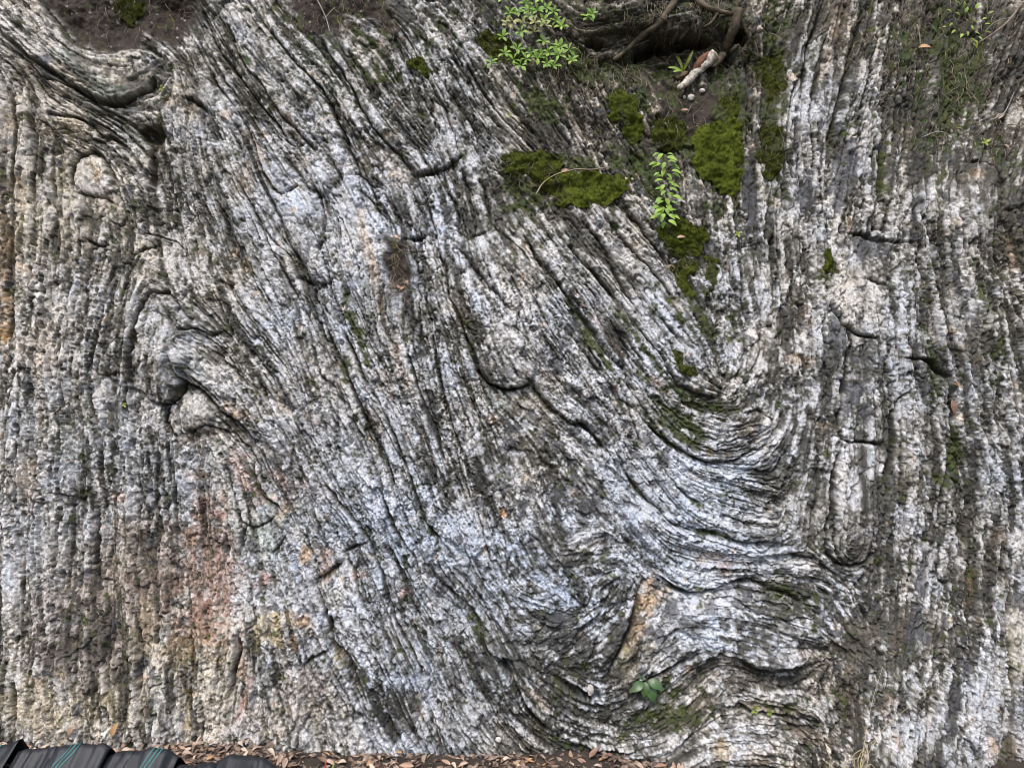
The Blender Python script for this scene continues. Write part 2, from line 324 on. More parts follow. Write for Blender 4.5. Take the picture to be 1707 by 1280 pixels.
# soil pockets and moss beds (outlines as they lie on the cliff)
SOIL = [[(60,-160),(66,0),(92,33),(112,60),(132,74),(165,88),(205,88),(250,60),(290,75),(315,50),(330,40),(322,0),(350,-160)],
        [(485,-160),(480,5),(500,40),(530,58),(560,60),(575,20),(600,20),(625,40),(655,58),(670,40),(640,10),(720,-160)],
        [(1085,135),(1130,150),(1200,140),(1240,170),(1235,205),(1170,215),(1160,250),(1130,240),(1100,190)],
        [(640,395),(668,392),(678,420),(680,470),(660,495),(648,470)],
        [(222,205),(252,212),(272,218),(274,236),(258,250),(262,320),(252,328),(240,300),(250,260),(238,228)]]
MOSS = [  # polygon, lushness 0..1, thickness, label
 ([(1160,215),(1180,205),(1205,195),(1232,200),(1240,230),(1238,290),(1232,318),(1215,325),(1180,305),(1162,290),(1158,250)], 1.0, 14, 'largest moss cushion, a bright green block left of the grey vertical ribs'),
 ([(905,300),(945,290),(985,288),(1030,285),(1050,290),(1052,310),(1035,330),(1000,345),(960,345),(925,335),(905,318)], .95, 13, 'bright green moss cushion on the ledge under the fallen twig'),
 ([(835,262),(870,252),(915,248),(938,255),(945,275),(935,290),(900,298),(860,295),(838,285)], .75, 11, 'olive moss cushion at the left end of the mossy ledge'),
 ([(1018,152),(1040,146),(1055,160),(1068,185),(1080,215),(1070,240),(1045,232),(1030,205),(1020,180)], .85, 11, 'narrow slanting moss cushion above the mossy ledge'),
 ([(1085,200),(1110,192),(1140,200),(1148,225),(1135,245),(1105,250),(1086,235)], .6, 9, 'brownish green moss cushion just above the leafy sapling'),
 ([(1085,372),(1130,368),(1172,378),(1178,400),(1165,425),(1150,430),(1118,430),(1098,405)], .8, 10, 'moss cushion right below the leafy sapling'),
 ([(1120,440),(1145,432),(1160,445),(1150,470),(1165,500),(1150,498),(1125,480)], .75, 8, 'lowest moss cushion in the gully under the sapling'),
 ([(1172,430),(1190,422),(1195,445),(1192,475),(1178,500),(1166,495),(1180,465)], .7, 7, 'thin moss strip right of the small dark stone'),
 ([(678,100),(695,93),(712,100),(720,120),(712,135),(695,122),(682,112)], .7, 9, 'small round moss cushion wedged between two slabs near the top'),
 ([(792,62),(815,55),(862,68),(880,90),(862,108),(838,104),(812,88)], .55, 9, 'dark moss cushion under the left branches of the shrub'),
 ([(1372,425),(1383,415),(1393,430),(1393,450),(1384,460),(1372,450)], .8, 8, 'tiny bright moss cushion beside the white slab'),
 ([(190,5),(215,-10),(245,0),(235,25),(210,38),(190,25)], .5, 8, 'small moss clump on the dark soil at top left'),
 ([(1258,105),(1300,95),(1312,150),(1290,175),(1270,150)], .5, 8, 'mossy patch between the grey ribs at upper right'),
 ([(1265,215),(1303,205),(1308,250),(1300,300),(1272,290)], .55, 8, 'moss column right of the grey ribs'),
 ([(1195,165),(1232,150),(1238,185),(1215,200),(1195,190)], .6, 8, 'small moss cushion above the largest one'),
 ([(1116,575),(1135,590),(1158,615),(1163,635),(1140,632),(1122,605)], .6, 7, 'wedge of dark moss in the groove between two slabs'),
]
DARKMOSS = [(990,112,120,26,8,.7),(900,170,50,26,20,.7),(1075,165,30,24,0,.8),(1140,250,40,20,0,.8),(960,275,110,14,0,.7),(1190,350,26,20,0,.5),(1215,200,30,60,0,.6),(1100,165,70,30,10,.6),(870,320,40,40,40,.7),(1060,270,40,25,20,.6),(880,400,25,30,60,.35),(1185,110,40,40,0,.45),
 (1180,30,140,25,0,.55),(1290,60,25,90,0,.55),(1290,240,20,120,0,.6),(1500,60,40,70,0,.45),(1600,130,60,100,0,.5),(1570,220,30,60,10,.4),(1650,240,60,26,25,.6),(1560,280,16,60,0,.5),
 (1475,290,8,50,0,.5),(1640,480,16,90,-12,.7),(1665,570,18,70,-8,.7),(1585,780,14,60,14,.65),(1560,600,14,70,-10,.4),(1150,650,70,24,20,.5),(1130,700,50,40,20,.65),(1190,560,60,50,30,.4),
 (1110,870,40,8,25,.7),(1200,894,60,6,8,.7),(1290,985,60,10,10,.7),(1150,980,50,7,0,.6),(590,540,14,60,-20,.6),(575,600,10,30,0,.5),(560,40,100,40,20,.4),(790,1030,8,40,-25,.6),
 (990,1230,70,25,0,.6),(1110,1200,60,30,0,.5),(1110,1150,25,20,0,.35),(1350,1180,60,8,5,.5),(705,860,5,60,-25,.6),(255,215,28,24,0,.5),(290,140,10,30,0,.4),(3,285,6,14,0,.7),
 (1000,590,5,60,-38,.7),(960,520,5,50,-38,.7),(1060,560,6,70,-38,.6),(1100,490,20,30,-38,.5),(1380,470,8,25,0,.6),(1455,130,14,60,15,.5),(1420,200,14,40,15,.5),(640,130,50,20,35,.45),(740,60,40,50,30,.35),(1450,930,20,8,0,.4),(1545,1000,12,50,10,.2),(1610,960,10,40,5,.4),(1075,330,30,40,0,.4),(1200,260,40,80,0,.3)]
# grey crustose lichen, smooth and dark
DARK = [(925,608,16,9,30),(905,592,9,14,0),(872,590,6,10,0),(850,716,8,13,20),(888,690,8,8,0),(930,742,17,8,-15),(955,720,10,8,0),(982,785,9,15,10),(842,812,6,16,0),(930,822,20,10,-40),(975,838,22,8,0),(985,858,9,10,0),
 (858,712,10,8,0),(900,735,6,8,0),(752,925,8,6,0),(765,895,7,5,0),(797,938,10,7,10),(812,950,8,6,0),(958,925,6,6,0),(1025,938,12,9,0),(1045,968,10,8,0),(1078,942,16,9,20),(1122,1018,19,13,-50),(1085,1052,12,7,-20),
 (1138,1036,6,8,0),(1246,992,10,12,40),(1232,1008,10,7,0),(455,1012,10,7,0),(468,990,6,5,0),(15,925,6,5,0),(1425,660,16,32,20),(1440,690,14,26,0),(1533,960,8,50,6),(1528,1040,18,50,5),(1576,1040,8,14,0),
 (940,1032,22,12,-20),(1082,735,16,9,30),(1045,708,8,8,0),(1000,720,10,6,20),(1060,760,8,6,0),(1395,560,16,40,0),(1405,300,18,60,10),(1345,330,10,40,0),(1250,320,12,50,0),(390,665,7,5,0),(468,740,6,9,0),
 (605,980,5,5,0),(1570,900,7,12,0),(1105,768,6,9,0),(870,850,7,14,0),(1010,650,8,8,0),(960,650,10,6,0),(745,355,10,30,-20),(1585,1190,14,50,10),(1450,410,30,25,0),(1180,420,10,18,0),(1100,1060,10,20,-30)]
WHITE = [(255,496,26,12,10,.7),(238,560,8,50,5,.6),(285,590,24,12,0,.7),(335,608,40,14,28,.6),(385,660,14,44,-35,.6),(325,672,14,16,0,1.0),(300,515,10,14,0,.4),(345,520,30,14,0,.5),(155,290,26,30,0,.5),(60,60,40,30,35,.35),(100,70,30,14,40,.4),(20,70,14,12,0,.5),(320,110,20,20,0,.5),(205,165,40,8,-10,.3),(600,360,18,60,-20,.9),(640,330,14,50,-25,.5),(157,300,26,26,0,.9),(500,360,22,38,-10,.6),(520,415,10,30,-10,.5),(575,410,14,50,-10,1),(630,985,20,30,-25,.8),(590,1080,26,36,-30,1),(560,1105,34,20,25,1.),
 (1070,855,50,26,20,.9),(1120,885,34,24,20,.9),(1095,800,50,24,35,.5),(1275,940,40,12,8,1.),(1180,970,50,14,5,.7),(1240,780,50,20,-10,.5),(860,880,36,32,0,.6),(760,870,24,36,-10,.8),(1415,480,22,60,5,.8),(1455,500,14,30,0,.6),(1650,1170,22,90,4,1.1),(1570,1220,50,50,0,.7),
 (62,1205,38,22,0,1.),(795,402,26,20,20,.8),(640,820,20,26,0,.8),(575,930,14,50,-25,.7),(545,860,12,40,-30,.7),(655,800,18,30,0,.6),(695,840,14,26,0,.6),(840,540,42,30,30,.55),(1300,1075,26,24,0,.6),(1010,770,30,24,0,.6),
 (1150,780,60,16,25,.6),(1205,930,60,16,10,.6),(700,990,10,24,0,1.),(250,700,20,50,0,.3),(330,690,18,16,0,.9),(310,560,40,10,20,.4),(420,560,60,40,40,.2),(450,750,30,30,0,.7),(475,700,14,30,0,.5),(400,770,24,20,0,.5),
 (60,870,26,60,10,.7),(20,960,16,40,0,1.),(170,880,26,40,0,.6),(240,860,22,20,0,.5),(370,105,14,20,0,.8),(380,145,12,30,-30,.6),(370,215,16,40,-20,.7),(455,240,22,40,-30,.7),(410,275,14,20,-20,.8),(510,290,24,22,0,.6),
 (745,300,30,16,0,.5),(690,320,18,10,0,.6),(855,230,12,16,0,1.1),(830,255,14,6,0,1.),(800,265,10,8,0,.9),(770,225,14,10,0,.3),(1000,280,10,30,-15,.8),(985,240,8,20,-15,.7),(960,230,16,24,-10,.7),(1010,210,8,30,-20,.5),(970,410,60,50,40,.35),
 (1075,410,14,50,-38,.9),(1045,460,16,60,-38,.6),(975,470,8,60,-38,.9),(1130,560,14,50,-40,.8),(1265,540,20,26,0,.6),(1285,560,12,30,0,.6),(1340,580,18,20,0,.9),(1370,560,8,30,0,.6),(1330,740,24,40,0,.3),(1190,720,14,12,0,1.),(1280,730,20,12,-40,.8),
 (1395,130,12,60,14,.4),(1370,250,12,40,0,.4),(1475,130,10,40,0,.6),(1320,180,8,40,0,.6),(1330,330,12,60,0,.5),(1590,300,6,40,0,.7),(1635,310,26,26,0,.4),(1695,110,8,60,18,.9),(1680,210,20,40,10,.5),(1500,350,14,60,0,.5),(1440,560,30,30,20,.5),(1490,590,20,36,-10,.5),
 (1425,850,16,60,0,.7),(1520,870,10,30,0,.6),(1555,960,16,26,0,.8),(1440,1010,30,10,0,.4),(1400,1015,14,14,0,.8),(1600,880,14,40,0,.4),(1670,1100,12,60,0,.5),(1700,1000,12,60,0,.4),(1700,760,20,60,0,.3),(1230,1230,60,30,0,.7),(1120,1235,26,16,0,1.),
 (640,1240,20,14,0,.8),(710,1190,30,24,0,.4),(760,1210,20,20,0,.5),(835,1215,16,20,0,.5),(820,1090,16,12,30,.7),(1000,1040,24,24,0,.5),(960,1080,12,12,0,.5),(1160,1030,30,14,-10,.5),(1100,1180,10,10,0,.2),(1210,1010,40,16,-10,.5),(300,1200,40,26,0,.3),(130,45,40,30,0,-.1),
 (610,1000,24,60,-25,.5),(1345,960,30,12,20,.5),(1680,990,20,10,0,.2),(1645,720,24,30,0,.5),(1605,690,12,22,0,.6),(740,600,8,30,-25,.6),(750,660,40,30,-30,.4),(660,690,24,24,0,.7),(820,510,14,60,-25,.5),(30,580,14,22,0,.7),(140,60,10,10,0,.3)]
STAIN = [  # x, y, rx, ry, ang, strength, colour
 (320,905,10,24,0,.8,(.30,.14,.04)),(345,945,52,75,10,.95,(.15,.085,.065)),(270,930,80,60,0,.6,(.19,.125,.095)),(330,1040,44,44,0,.75,(.28,.13,.075)),(280,1010,60,50,0,.5,(.20,.125,.09)),(90,1190,70,34,0,.4,(.5,.37,.2)),(200,1190,60,30,0,.3,(.42,.32,.2)),(300,1090,40,26,0,.6,(.36,.25,.10)),(235,1040,22,50,0,.35,(.50,.36,.2)),
 (150,1040,80,90,10,.6,(.17,.125,.11)),(110,1090,60,50,0,.55,(.15,.12,.11)),(180,970,70,30,0,.45,(.22,.16,.13)),(240,1050,16,40,0,.6,(.6,.45,.28)),(60,1180,50,40,20,.55,(.5,.36,.18)),(180,1180,16,30,0,.5,(.42,.34,.16)),(310,1210,10,34,0,.7,(.45,.30,.12)),
 (8,440,12,90,0,.6,(.42,.24,.1)),(5,540,8,40,0,.8,(.5,.27,.08)),(30,320,14,40,0,.5,(.4,.27,.16)),(30,430,12,30,0,.5,(.5,.36,.2)),(110,300,24,40,0,.35,(.5,.38,.2)),(112,400,8,50,0,.45,(.5,.42,.25)),(120,215,26,14,20,.5,(.55,.4,.22)),(10,210,10,40,0,.4,(.45,.28,.16)),
 (155,275,10,8,0,.6,(.32,.22,.1)),(165,300,9,10,0,.6,(.5,.28,.14)),(175,340,26,10,20,.5,(.35,.24,.16)),(65,580,26,30,0,.35,(.35,.23,.13)),(70,695,8,30,0,.4,(.4,.24,.14)),(50,800,16,30,0,.4,(.32,.2,.13)),(200,830,16,8,0,.5,(.45,.22,.14)),(340,850,24,30,0,.45,(.38,.16,.11)),
 (335,790,14,8,0,.5,(.5,.3,.22)),(395,770,14,16,0,.5,(.5,.22,.15)),(415,810,12,26,-30,.5,(.4,.18,.12)),(470,800,24,14,30,.4,(.4,.18,.12)),(480,842,14,8,30,.6,(.6,.36,.24)),(507,925,7,14,0,.7,(.5,.26,.07)),(535,930,12,12,0,.7,(.38,.18,.06)),(540,955,10,10,0,.6,(.34,.14,.07)),
 (440,965,10,12,0,.6,(.35,.12,.08)),(460,1045,10,24,-10,.7,(.5,.34,.1)),(490,1030,14,14,0,.55,(.42,.26,.09)),(510,1040,12,16,0,.65,(.45,.24,.1)),(430,1065,10,30,15,.6,(.5,.36,.12)),(490,1065,7,12,0,.8,(.38,.2,.1)),(405,1110,8,26,0,.5,(.5,.27,.12)),(410,1160,6,24,18,.8,(.5,.16,.08)),
 (372,1095,6,14,20,.6,(.38,.12,.09)),(565,1100,6,14,-30,.6,(.4,.28,.08)),(500,1170,50,24,30,.35,(.3,.2,.13)),(400,1200,60,30,0,.25,(.5,.36,.32)),(520,1130,30,16,30,.3,(.42,.22,.18)),(595,960,8,6,0,.4,(.5,.2,.1)),(675,985,8,10,0,.6,(.5,.22,.14)),(700,1180,12,14,0,.4,(.5,.28,.16)),
 (440,1210,20,20,0,.4,(.5,.38,.24)),(1078,1000,12,36,22,.85,(.50,.30,.14)),(1060,1060,10,40,25,.75,(.42,.26,.13)),(1100,985,16,14,0,.5,(.4,.28,.17)),(1040,1100,14,20,20,.5,(.42,.38,.22)),(1060,1110,10,50,45,.4,(.36,.28,.18)),(340,725,36,10,-20,.75,(.19,.12,.09)),(400,690,10,8,0,.7,(.35,.18,.07)),
 (380,680,8,8,0,.4,(.4,.2,.1)),(610,400,8,60,-12,.5,(.5,.32,.16)),(630,480,7,40,-10,.45,(.42,.26,.13)),(665,600,8,40,-20,.6,(.26,.15,.08)),(640,280,40,24,30,.3,(.6,.42,.3)),(640,640,10,26,-20,.4,(.28,.17,.1)),(625,700,10,26,-20,.4,(.26,.17,.1)),(775,520,14,24,-20,.55,(.2,.13,.07)),
 (500,590,14,40,-20,.2,(.4,.25,.12)),(475,670,10,14,0,.45,(.5,.3,.12)),(530,700,16,12,0,.35,(.35,.2,.16)),(430,250,10,34,-20,.5,(.26,.17,.1)),(405,300,12,20,-10,.6,(.22,.14,.08)),(410,440,12,20,0,.45,(.5,.32,.14)),(390,425,8,12,0,.5,(.5,.28,.08)),(385,460,8,16,0,.4,(.45,.3,.15)),
 (500,265,14,30,-35,.6,(.26,.19,.12)),(440,150,12,70,-38,.55,(.2,.18,.13)),(470,200,12,40,-38,.5,(.2,.15,.11)),(410,180,12,60,-38,.2,(.25,.2,.14)),(440,60,14,50,-40,.5,(.2,.17,.14)),(320,185,16,16,0,.4,(.5,.34,.22)),(935,640,50,16,20,.3,(.4,.28,.2)),(880,680,40,20,10,.35,(.45,.36,.26)),
 (1000,540,5,60,-38,.5,(.5,.3,.2)),(1100,640,20,8,40,.5,(.5,.3,.18)),(880,740,40,24,0,.2,(.4,.3,.2)),(880,800,18,8,-20,.5,(.5,.38,.26)),(838,853,5,6,0,.9,(.45,.2,.04)),(808,870,4,20,-15,.5,(.4,.26,.14)),(1180,930,14,8,0,.5,(.55,.38,.2)),(1200,935,12,20,-25,.5,(.4,.22,.14)),
 (1330,600,20,10,0,.5,(.55,.32,.18)),(1345,530,12,26,0,.4,(.5,.34,.22)),(1400,30,14,30,5,.6,(.35,.22,.15)),(1380,100,12,30,15,.5,(.3,.2,.13)),(1530,30,16,50,10,.3,(.35,.26,.2)),(1250,720,12,8,0,.4,(.4,.26,.17)),(1690,420,8,30,-20,.6,(.5,.33,.22)),(1660,900,14,14,0,.4,(.45,.28,.17)),(1620,970,4,26,0,.8,(.38,.18,.06)),
 (1635,1170,5,16,0,.8,(.4,.18,.06)),(1655,1240,8,30,-10,.6,(.35,.2,.1)),(1480,1180,8,30,0,.4,(.45,.28,.18)),(1690,1080,12,70,0,.5,(.45,.36,.2)),(1690,1230,16,40,0,.3,(.6,.42,.25)),(1420,1180,18,60,0,.5,(.24,.18,.13)),(1380,1130,30,30,0,.4,(.26,.19,.14)),(1360,1090,30,20,-30,.35,(.3,.2,.13)),
 (1500,1050,16,30,20,.4,(.3,.18,.11)),(1420,1060,40,30,0,.25,(.35,.26,.19)),(1290,1180,60,9,6,.8,(.17,.12,.075)),(1340,1225,40,10,25,.7,(.2,.14,.09)),(1230,1130,30,30,-40,.5,(.26,.2,.15)),(1180,1140,16,50,35,.4,(.3,.24,.17)),(1205,1260,10,24,0,.8,(.36,.25,.12)),(1260,1260,20,12,0,.3,(.6,.36,.2)),
 (895,1165,22,8,45,.7,(.24,.17,.12)),(900,1215,18,6,45,.5,(.3,.22,.15)),(1180,1190,26,30,0,.35,(.42,.32,.2)),(1550,1180,10,60,0,.2,(.5,.33,.2)),(1590,500,60,160,0,.12,(.3,.24,.2)),(1470,950,30,100,0,.2,(.3,.23,.18)),(1515,800,16,50,-10,.4,(.32,.26,.19)),(1490,430,50,30,0,.3,(.25,.22,.19)),
 (500,800,40,20,30,.2,(.4,.2,.15)),(1610,960,6,60,0,.3,(.4,.25,.12))]
PALE_LICHEN = [(150,125,60,14,35,.5),(190,158,40,12,0,.5),(430,900,34,36,0,.55),(960,450,20,24,0,.35),(545,120,26,40,-35,.3),(1170,400,14,20,0,.3),(475,860,30,20,0,.3),(830,670,30,14,20,.35),(330,610,40,20,0,.15),(110,730,20,60,0,.2)]

# ---------------------------------------------------------------- shape of the cliff
# the big forms (metres, + = towards the viewer)
hv = VV
macro = np.interp(hv, [-150, 0, 300, 640, 1000, 1330], [-.50, -.36, -.17, 0, .14, .27]).astype(np.float32)
def bump(x, y, rx, ry, a, h):
    global macro
    macro = macro + h * soft(x, y, rx, ry, a)
for b in [(250,560,110,120,0,.07),(150,130,150,40,25,.07),(500,200,140,120,35,.05),(850,560,75,80,20,.09),(1130,110,150,60,10,-.16),(1200,1060,200,80,5,.08),(1170,900,160,50,12,.06),
          (1420,860,60,90,0,.05),(1640,330,60,90,0,.06),(1360,150,60,140,12,.09),(1480,260,60,150,0,.03),(1580,100,70,150,10,-.10),(330,1000,120,160,0,-.03),(560,1100,110,80,20,.05),
          (1420,480,60,80,0,.05),(980,1230,120,40,0,-.07),(1400,1200,280,90,0,.05),(1430,1290,320,70,0,.17),(60,1150,90,100,0,.04),(700,850,120,120,30,.03),(250,30,110,50,0,-.10),(1120,700,90,60,20,-.05),
          (1130,440,60,70,30,-.06),(940,380,120,60,35,.02),(1000,230,110,40,10,-.03),(830,60,60,60,0,.02),(1080,30,120,40,0,.10),(550,30,90,40,20,-.06),(870,330,40,40,0,-.05),(1200,240,40,70,0,-.02)]:
    bump(*b)
macro = macro + .02 * gnoise(60, 61) + .03 * gnoise(160, 62)
moss_m = [poly_mask(P, 1.8, 5.5) for P, *_ in MOSS]
soil_m = np.clip(sum(poly_mask(P, 3, 5) for P in SOIL), 0, 1)
dmoss = np.zeros_like(UU)
for (x, y, rx, ry, a, s) in DARKMOSS:
    dmoss = np.maximum(dmoss, s * soft(x, y, rx * 1.1, ry * 1.1, a))
allmoss = np.clip(sum(moss_m), 0, 1)

# where bedding is faint and the rock is just rough
iso = np.clip(.8 * soft(930, 780, 130, 90, 30) + .8 * soft(960, 950, 130, 90, 0) + .5 * soft(1440, 1080, 90, 80, 0) + .4 * soft(500, 1200, 120, 50, 0) + .5 * soft(320, 450, 60, 60, 0) + .4 * soft(880, 620, 60, 40, 0)
              + .55 * soft(1180, 1190, 130, 60, 0) + .6 * soft(920, 1110, 130, 80, 0) + .45 * soft(1200, 1050, 120, 50, 0) + .5 * soft(1440, 1040, 70, 110, 0) + .6 * soft(1260, 630, 90, 70, 0) + .65 * soft(1335, 800, 36, 110, 0) + .5 * soft(1320, 650, 60, 70, 0) + .35 * soft(1230, 1090, 160, 50, 0) + .35 * soft(100, 300, 90, 60, 0), 0, .85)
smo = np.zeros_like(UU)
for (x, y, rx, ry, a) in [(500,372,34,52,-12),(845,425,46,36,25),(157,292,30,32,0),(328,688,32,32,0),(165,115,70,26,35),(215,150,40,20,-10),(1425,665,26,50,10),(1085,1030,22,60,25),(600,380,24,60,-20),(1640,330,26,50,0),(270,560,40,70,10),(1160,330,24,26,0),(1205,400,22,24,0),
                        (335,170,30,30,0),(1395,150,26,110,12),(660,280,40,30,30),(1070,860,50,26,20),(445,150,10,60,-38),(480,120,30,60,-38),(1430,860,30,60,0),(255,700,20,40,0),(1650,1170,20,70,0),(1435,480,34,50,0)]:
    smo = np.maximum(smo, soft(x, y, rx * 1.1, ry * 1.1, a))
iso = np.maximum(iso, .75 * smo)
lay = 1 - iso

h = np.zeros_like(UU)                     # detail height in survey units
def terrace(N, K, seed, amp, gw, gd, saw):
    t = N * K + .10 * gnoise(3, seed) ; lv = np.floor(t); fr = t - lv
    gy, gx = np.gradient(t, ST)
    gm = np.hypot(gx, gy) + 1e-3
    d = np.minimum(fr, 1 - fr) / gm
    hh = amp * (hash01(lv, seed) - .5) * 2
    sw = np.where(hash01(lv, seed + 7) > .4, 1.0, -1.0); hh = hh + saw * (fr - .5) * 2 * sw
    groove = np.exp(-(d / gw) ** 2) * np.clip(gm / (.35 * K * .1), 0, 1)
    return hh - gd * groove, groove, lv
t1, g1, lv1 = terrace(N1, 1.15, 71, 4.2, 1.35, 5.0, 3.0)
t2, g2, lv2 = terrace(N2, 1.2, 72, 1.8, .9, 1.6, 1.5)
h += t1 * lay + t2 * (.25 + .75 * lay) * (1 - .6 * smo)
h += 1.6 * N1 * lay + .5 * N2
# blocks: tilted and offset
def tilt(ID, a, seed, E, sl):
    r1, r2, r3 = hash01(ID, seed), hash01(ID, seed + 1), hash01(ID, seed + 2)
    return a * (r3 - .5) * 2 + sl * ((r1 - .5) * 2 * E[0] + (r2 - .5) * 2 * E[1])
jm1 = np.clip(.15 + sstep(-.7, 1.2, gnoise(30, 81) + .4 * gnoise(8, 80) + 1.6 * soft(610, 960, 110, 160, -20) + .9 * soft(500, 600, 160, 200, -20) + 1.2 * soft(1170, 810, 160, 120, 20) + .8 * soft(700, 300, 200, 200, 0) + .8 * soft(560, 420, 80, 120, 0)) * (1 - .7 * smo), 0, 1)
h += tilt(ID1, 3.4, 1, E1, .15) * (.45 + .75 * jm1) - 3.2 * np.exp(-(B1 / 1.1) ** 2) * jm1
jm2 = sstep(-.3, .9, gnoise(30, 87))
h += tilt(ID2, 1.3, 4, E2, .20) - 1.4 * np.exp(-(B2 / .8) ** 2) * jm2
# facets across the beds
ruf = np.clip(.7 + .5 * gnoise(25, 88), .15, 1.6)
h += (tilt(ID3, .55, 7, E3, .30) + .20 * N3 + .10 * gnoise(2.2, 82) + .26 * gnoise(1.0, 83) + .30 * N4) * ruf * (1 - .55 * smo) + .30 * gnoise(8, 84)
h += 1.6 * np.abs(gnoise(10, 85)) * iso - 2.5 * sstep(1.2, 2.2, gnoise(3.0, 86)) 

# surveyed cracks
crack = np.zeros_like(UU)
wu, wv = (1.0 * gnoise(9, 91) + .45 * gnoise(2, 92)), (1.0 * gnoise(9, 93) + .45 * gnoise(2, 94))
wmod = np.clip(1 + .35 * gnoise(14, 95), .35, 1.9)
rs = random.Random(5)
for (w, dep, stp, P) in CR:
    if stp == 0: stp = rs.choice((-3, -2, 2, 3))
    xs = [p[0] for p in P]; ys = [p[1] for p in P]
    i0 = max(0, int((min(xs) - 70 - U0) / ST)); i1 = min(NU, int((max(xs) + 70 - U0) / ST) + 1)
    j0 = max(0, int((min(ys) - 70 - V0) / ST)); j1 = min(NV, int((max(ys) + 70 - V0) / ST) + 1)
    sl = (slice(j0, j1), slice(i0, i1))
    X = UU[sl] + wu[sl]; Y = VV[sl] + wv[sl]
    best = np.full(X.shape, 1e9, np.float32); sg = np.zeros_like(best); en = np.ones_like(best)
    tot = len(P) - 1
    for k, (a, b) in enumerate(zip(P[:-1], P[1:])):
        dx, dy = b[0] - a[0], b[1] - a[1]; L2 = dx * dx + dy * dy
        tr = ((X - a[0]) * dx + (Y - a[1]) * dy) / L2
        t = np.clip(tr, 0, 1)
        d = np.hypot(X - a[0] - t * dx, Y - a[1] - t * dy)
        c = dx * (Y - a[1]) - dy * (X - a[0])
        mm = d < best
        best = np.where(mm, d, best); sg = np.where(mm, np.sign(c), sg)
        gl = (k + t) / tot
        en = np.where(mm, np.clip(np.minimum(gl, 1 - gl) * tot * 1.4 + .15, 0, 1), en)
    ww = w * 1.25 * wmod[sl]
    prof = np.exp(-(best / ww) ** 2) * en
    crack[sl] = np.maximum(crack[sl], prof)
    h[sl] -= dep * 1.3 * prof
    side = np.tanh(best / 1.5) * sg
    h[sl] += stp * .62 * side * np.exp(-best / 26) * en
    # a slight roll-over of the edge
    h[sl] -= 1.6 * np.exp(-best / 5) * en

# ---------------------------------------------------------------- slabs: cells that grow along the beds and stop at cracks
G = 2
CW, CH = (NU + G - 1) // G, (NV + G - 1) // G
cdx, cdy = DX[::G, ::G], DY[::G, ::G]
bar = np.clip(crack[::G, ::G] * 2.2 + (g1 * lay)[::G, ::G] * .8, 0, 3)
rr = np.random.default_rng(77)
seeds = []
gx_, gy_ = 80.0, 92.0
r = 0
y = V0 + 20
while y < V1:
    x = U0 + (gx_ / 2 if r % 2 else 10)
    while x < U1:
        seeds.append((x + rr.uniform(-26, 26), y + rr.uniform(-32, 32))); x += gx_
    y += gy_; r += 1
lab = -np.ones((CH, CW), np.int32); dist = np.full((CH, CW), 1e9, np.float64)
heap = []
for n, (x, y) in enumerate(seeds):
    i = min(CW - 1, max(0, int((x - U0) / ST / G))); j = min(CH - 1, max(0, int((y - V0) / ST / G)))
    heapq.heappush(heap, (0.0, j * CW + i, n)); dist[j, i] = 0
NB = [(-1, 0), (1, 0), (0, -1), (0, 1), (-1, -1), (1, 1), (-1, 1), (1, -1)]
cost = []
for (a, b) in NB:
    L = math.hypot(a, b)
    al = np.abs(a * cdx + b * cdy); ac = np.abs(-a * cdy + b * cdx)
    cost.append((np.sqrt((al * .55) ** 2 + (ac * 1.9) ** 2) + bar * 9 * L).ravel().tolist())
dl = dist.ravel().tolist(); ll = lab.ravel().tolist()
while heap:
    d, p, n = heapq.heappop(heap)
    if ll[p] >= 0: continue
    ll[p] = n
    j, i = divmod(p, CW)
    for q, (a, b) in enumerate(NB):
        ii, jj = i + a, j + b
        if 0 <= ii < CW and 0 <= jj < CH:
            pp = jj * CW + ii
            if ll[pp] < 0:
                nd = d + cost[q][pp]
                if nd < dl[pp]:
                    dl[pp] = nd; heapq.heappush(heap, (nd, pp, n))
lab = np.array(ll, np.int32).reshape(CH, CW)
wi = np.clip((np.arange(NU)[None, :] + .8 * gnoise(2.5, 96)) / G, 0, CW - 1).astype(int)
wj = np.clip((np.arange(NV)[:, None] + .8 * gnoise(2.5, 97)) / G, 0, CH - 1).astype(int)
LAB = lab[wj, wi]
edge = np.zeros_like(UU)
edge[:, 1:] += LAB[:, 1:] != LAB[:, :-1]; edge[1:, :] += LAB[1:, :] != LAB[:-1, :]
eb = np.clip(blur(np.clip(edge, 0, 1), 1.5) * 3.0, 0, 1)
h += blur((hash01(LAB, 9) - .5) * 6.0, 1.2) - 4.5 * eb * (.35 + .65 * sstep(-.8, .8, gnoise(30, 98)))

# soil is soft, caves are deep
soilh = -8 + 4 * gnoise(14, 101) + 1.6 * gnoise(4, 102) + .8 * gnoise(1.6, 103)
h = h * (1 - soil_m) + soilh * soil_m
for (x, y, rx, ry, a, dd) in [(995,74,22,9,10,40),(1080,85,30,12,-30,60),(1130,62,30,12,-10,50),(1160,72,30,14,5,55),(1115,85,26,10,-10,45),(1235,62,12,16,0,55),(255,222,22,16,0,20),(254,290,6,38,0,18),(1208,70,20,20,0,30),(1215,95,12,20,0,30),
                              (392,1072,4,16,0,14),(985,1160,20,8,0,24),(1010,1256,40,7,0,30),(850,1115,9,20,-30,16),(975,712,14,6,30,14),(198,730,4,4,0,10),(1416,560,6,12,0,10),(925,318,40,9,0,14),(1130,250,30,9,0,16)]:
    h -= dd * blob(x, y, rx, ry, a, .12)
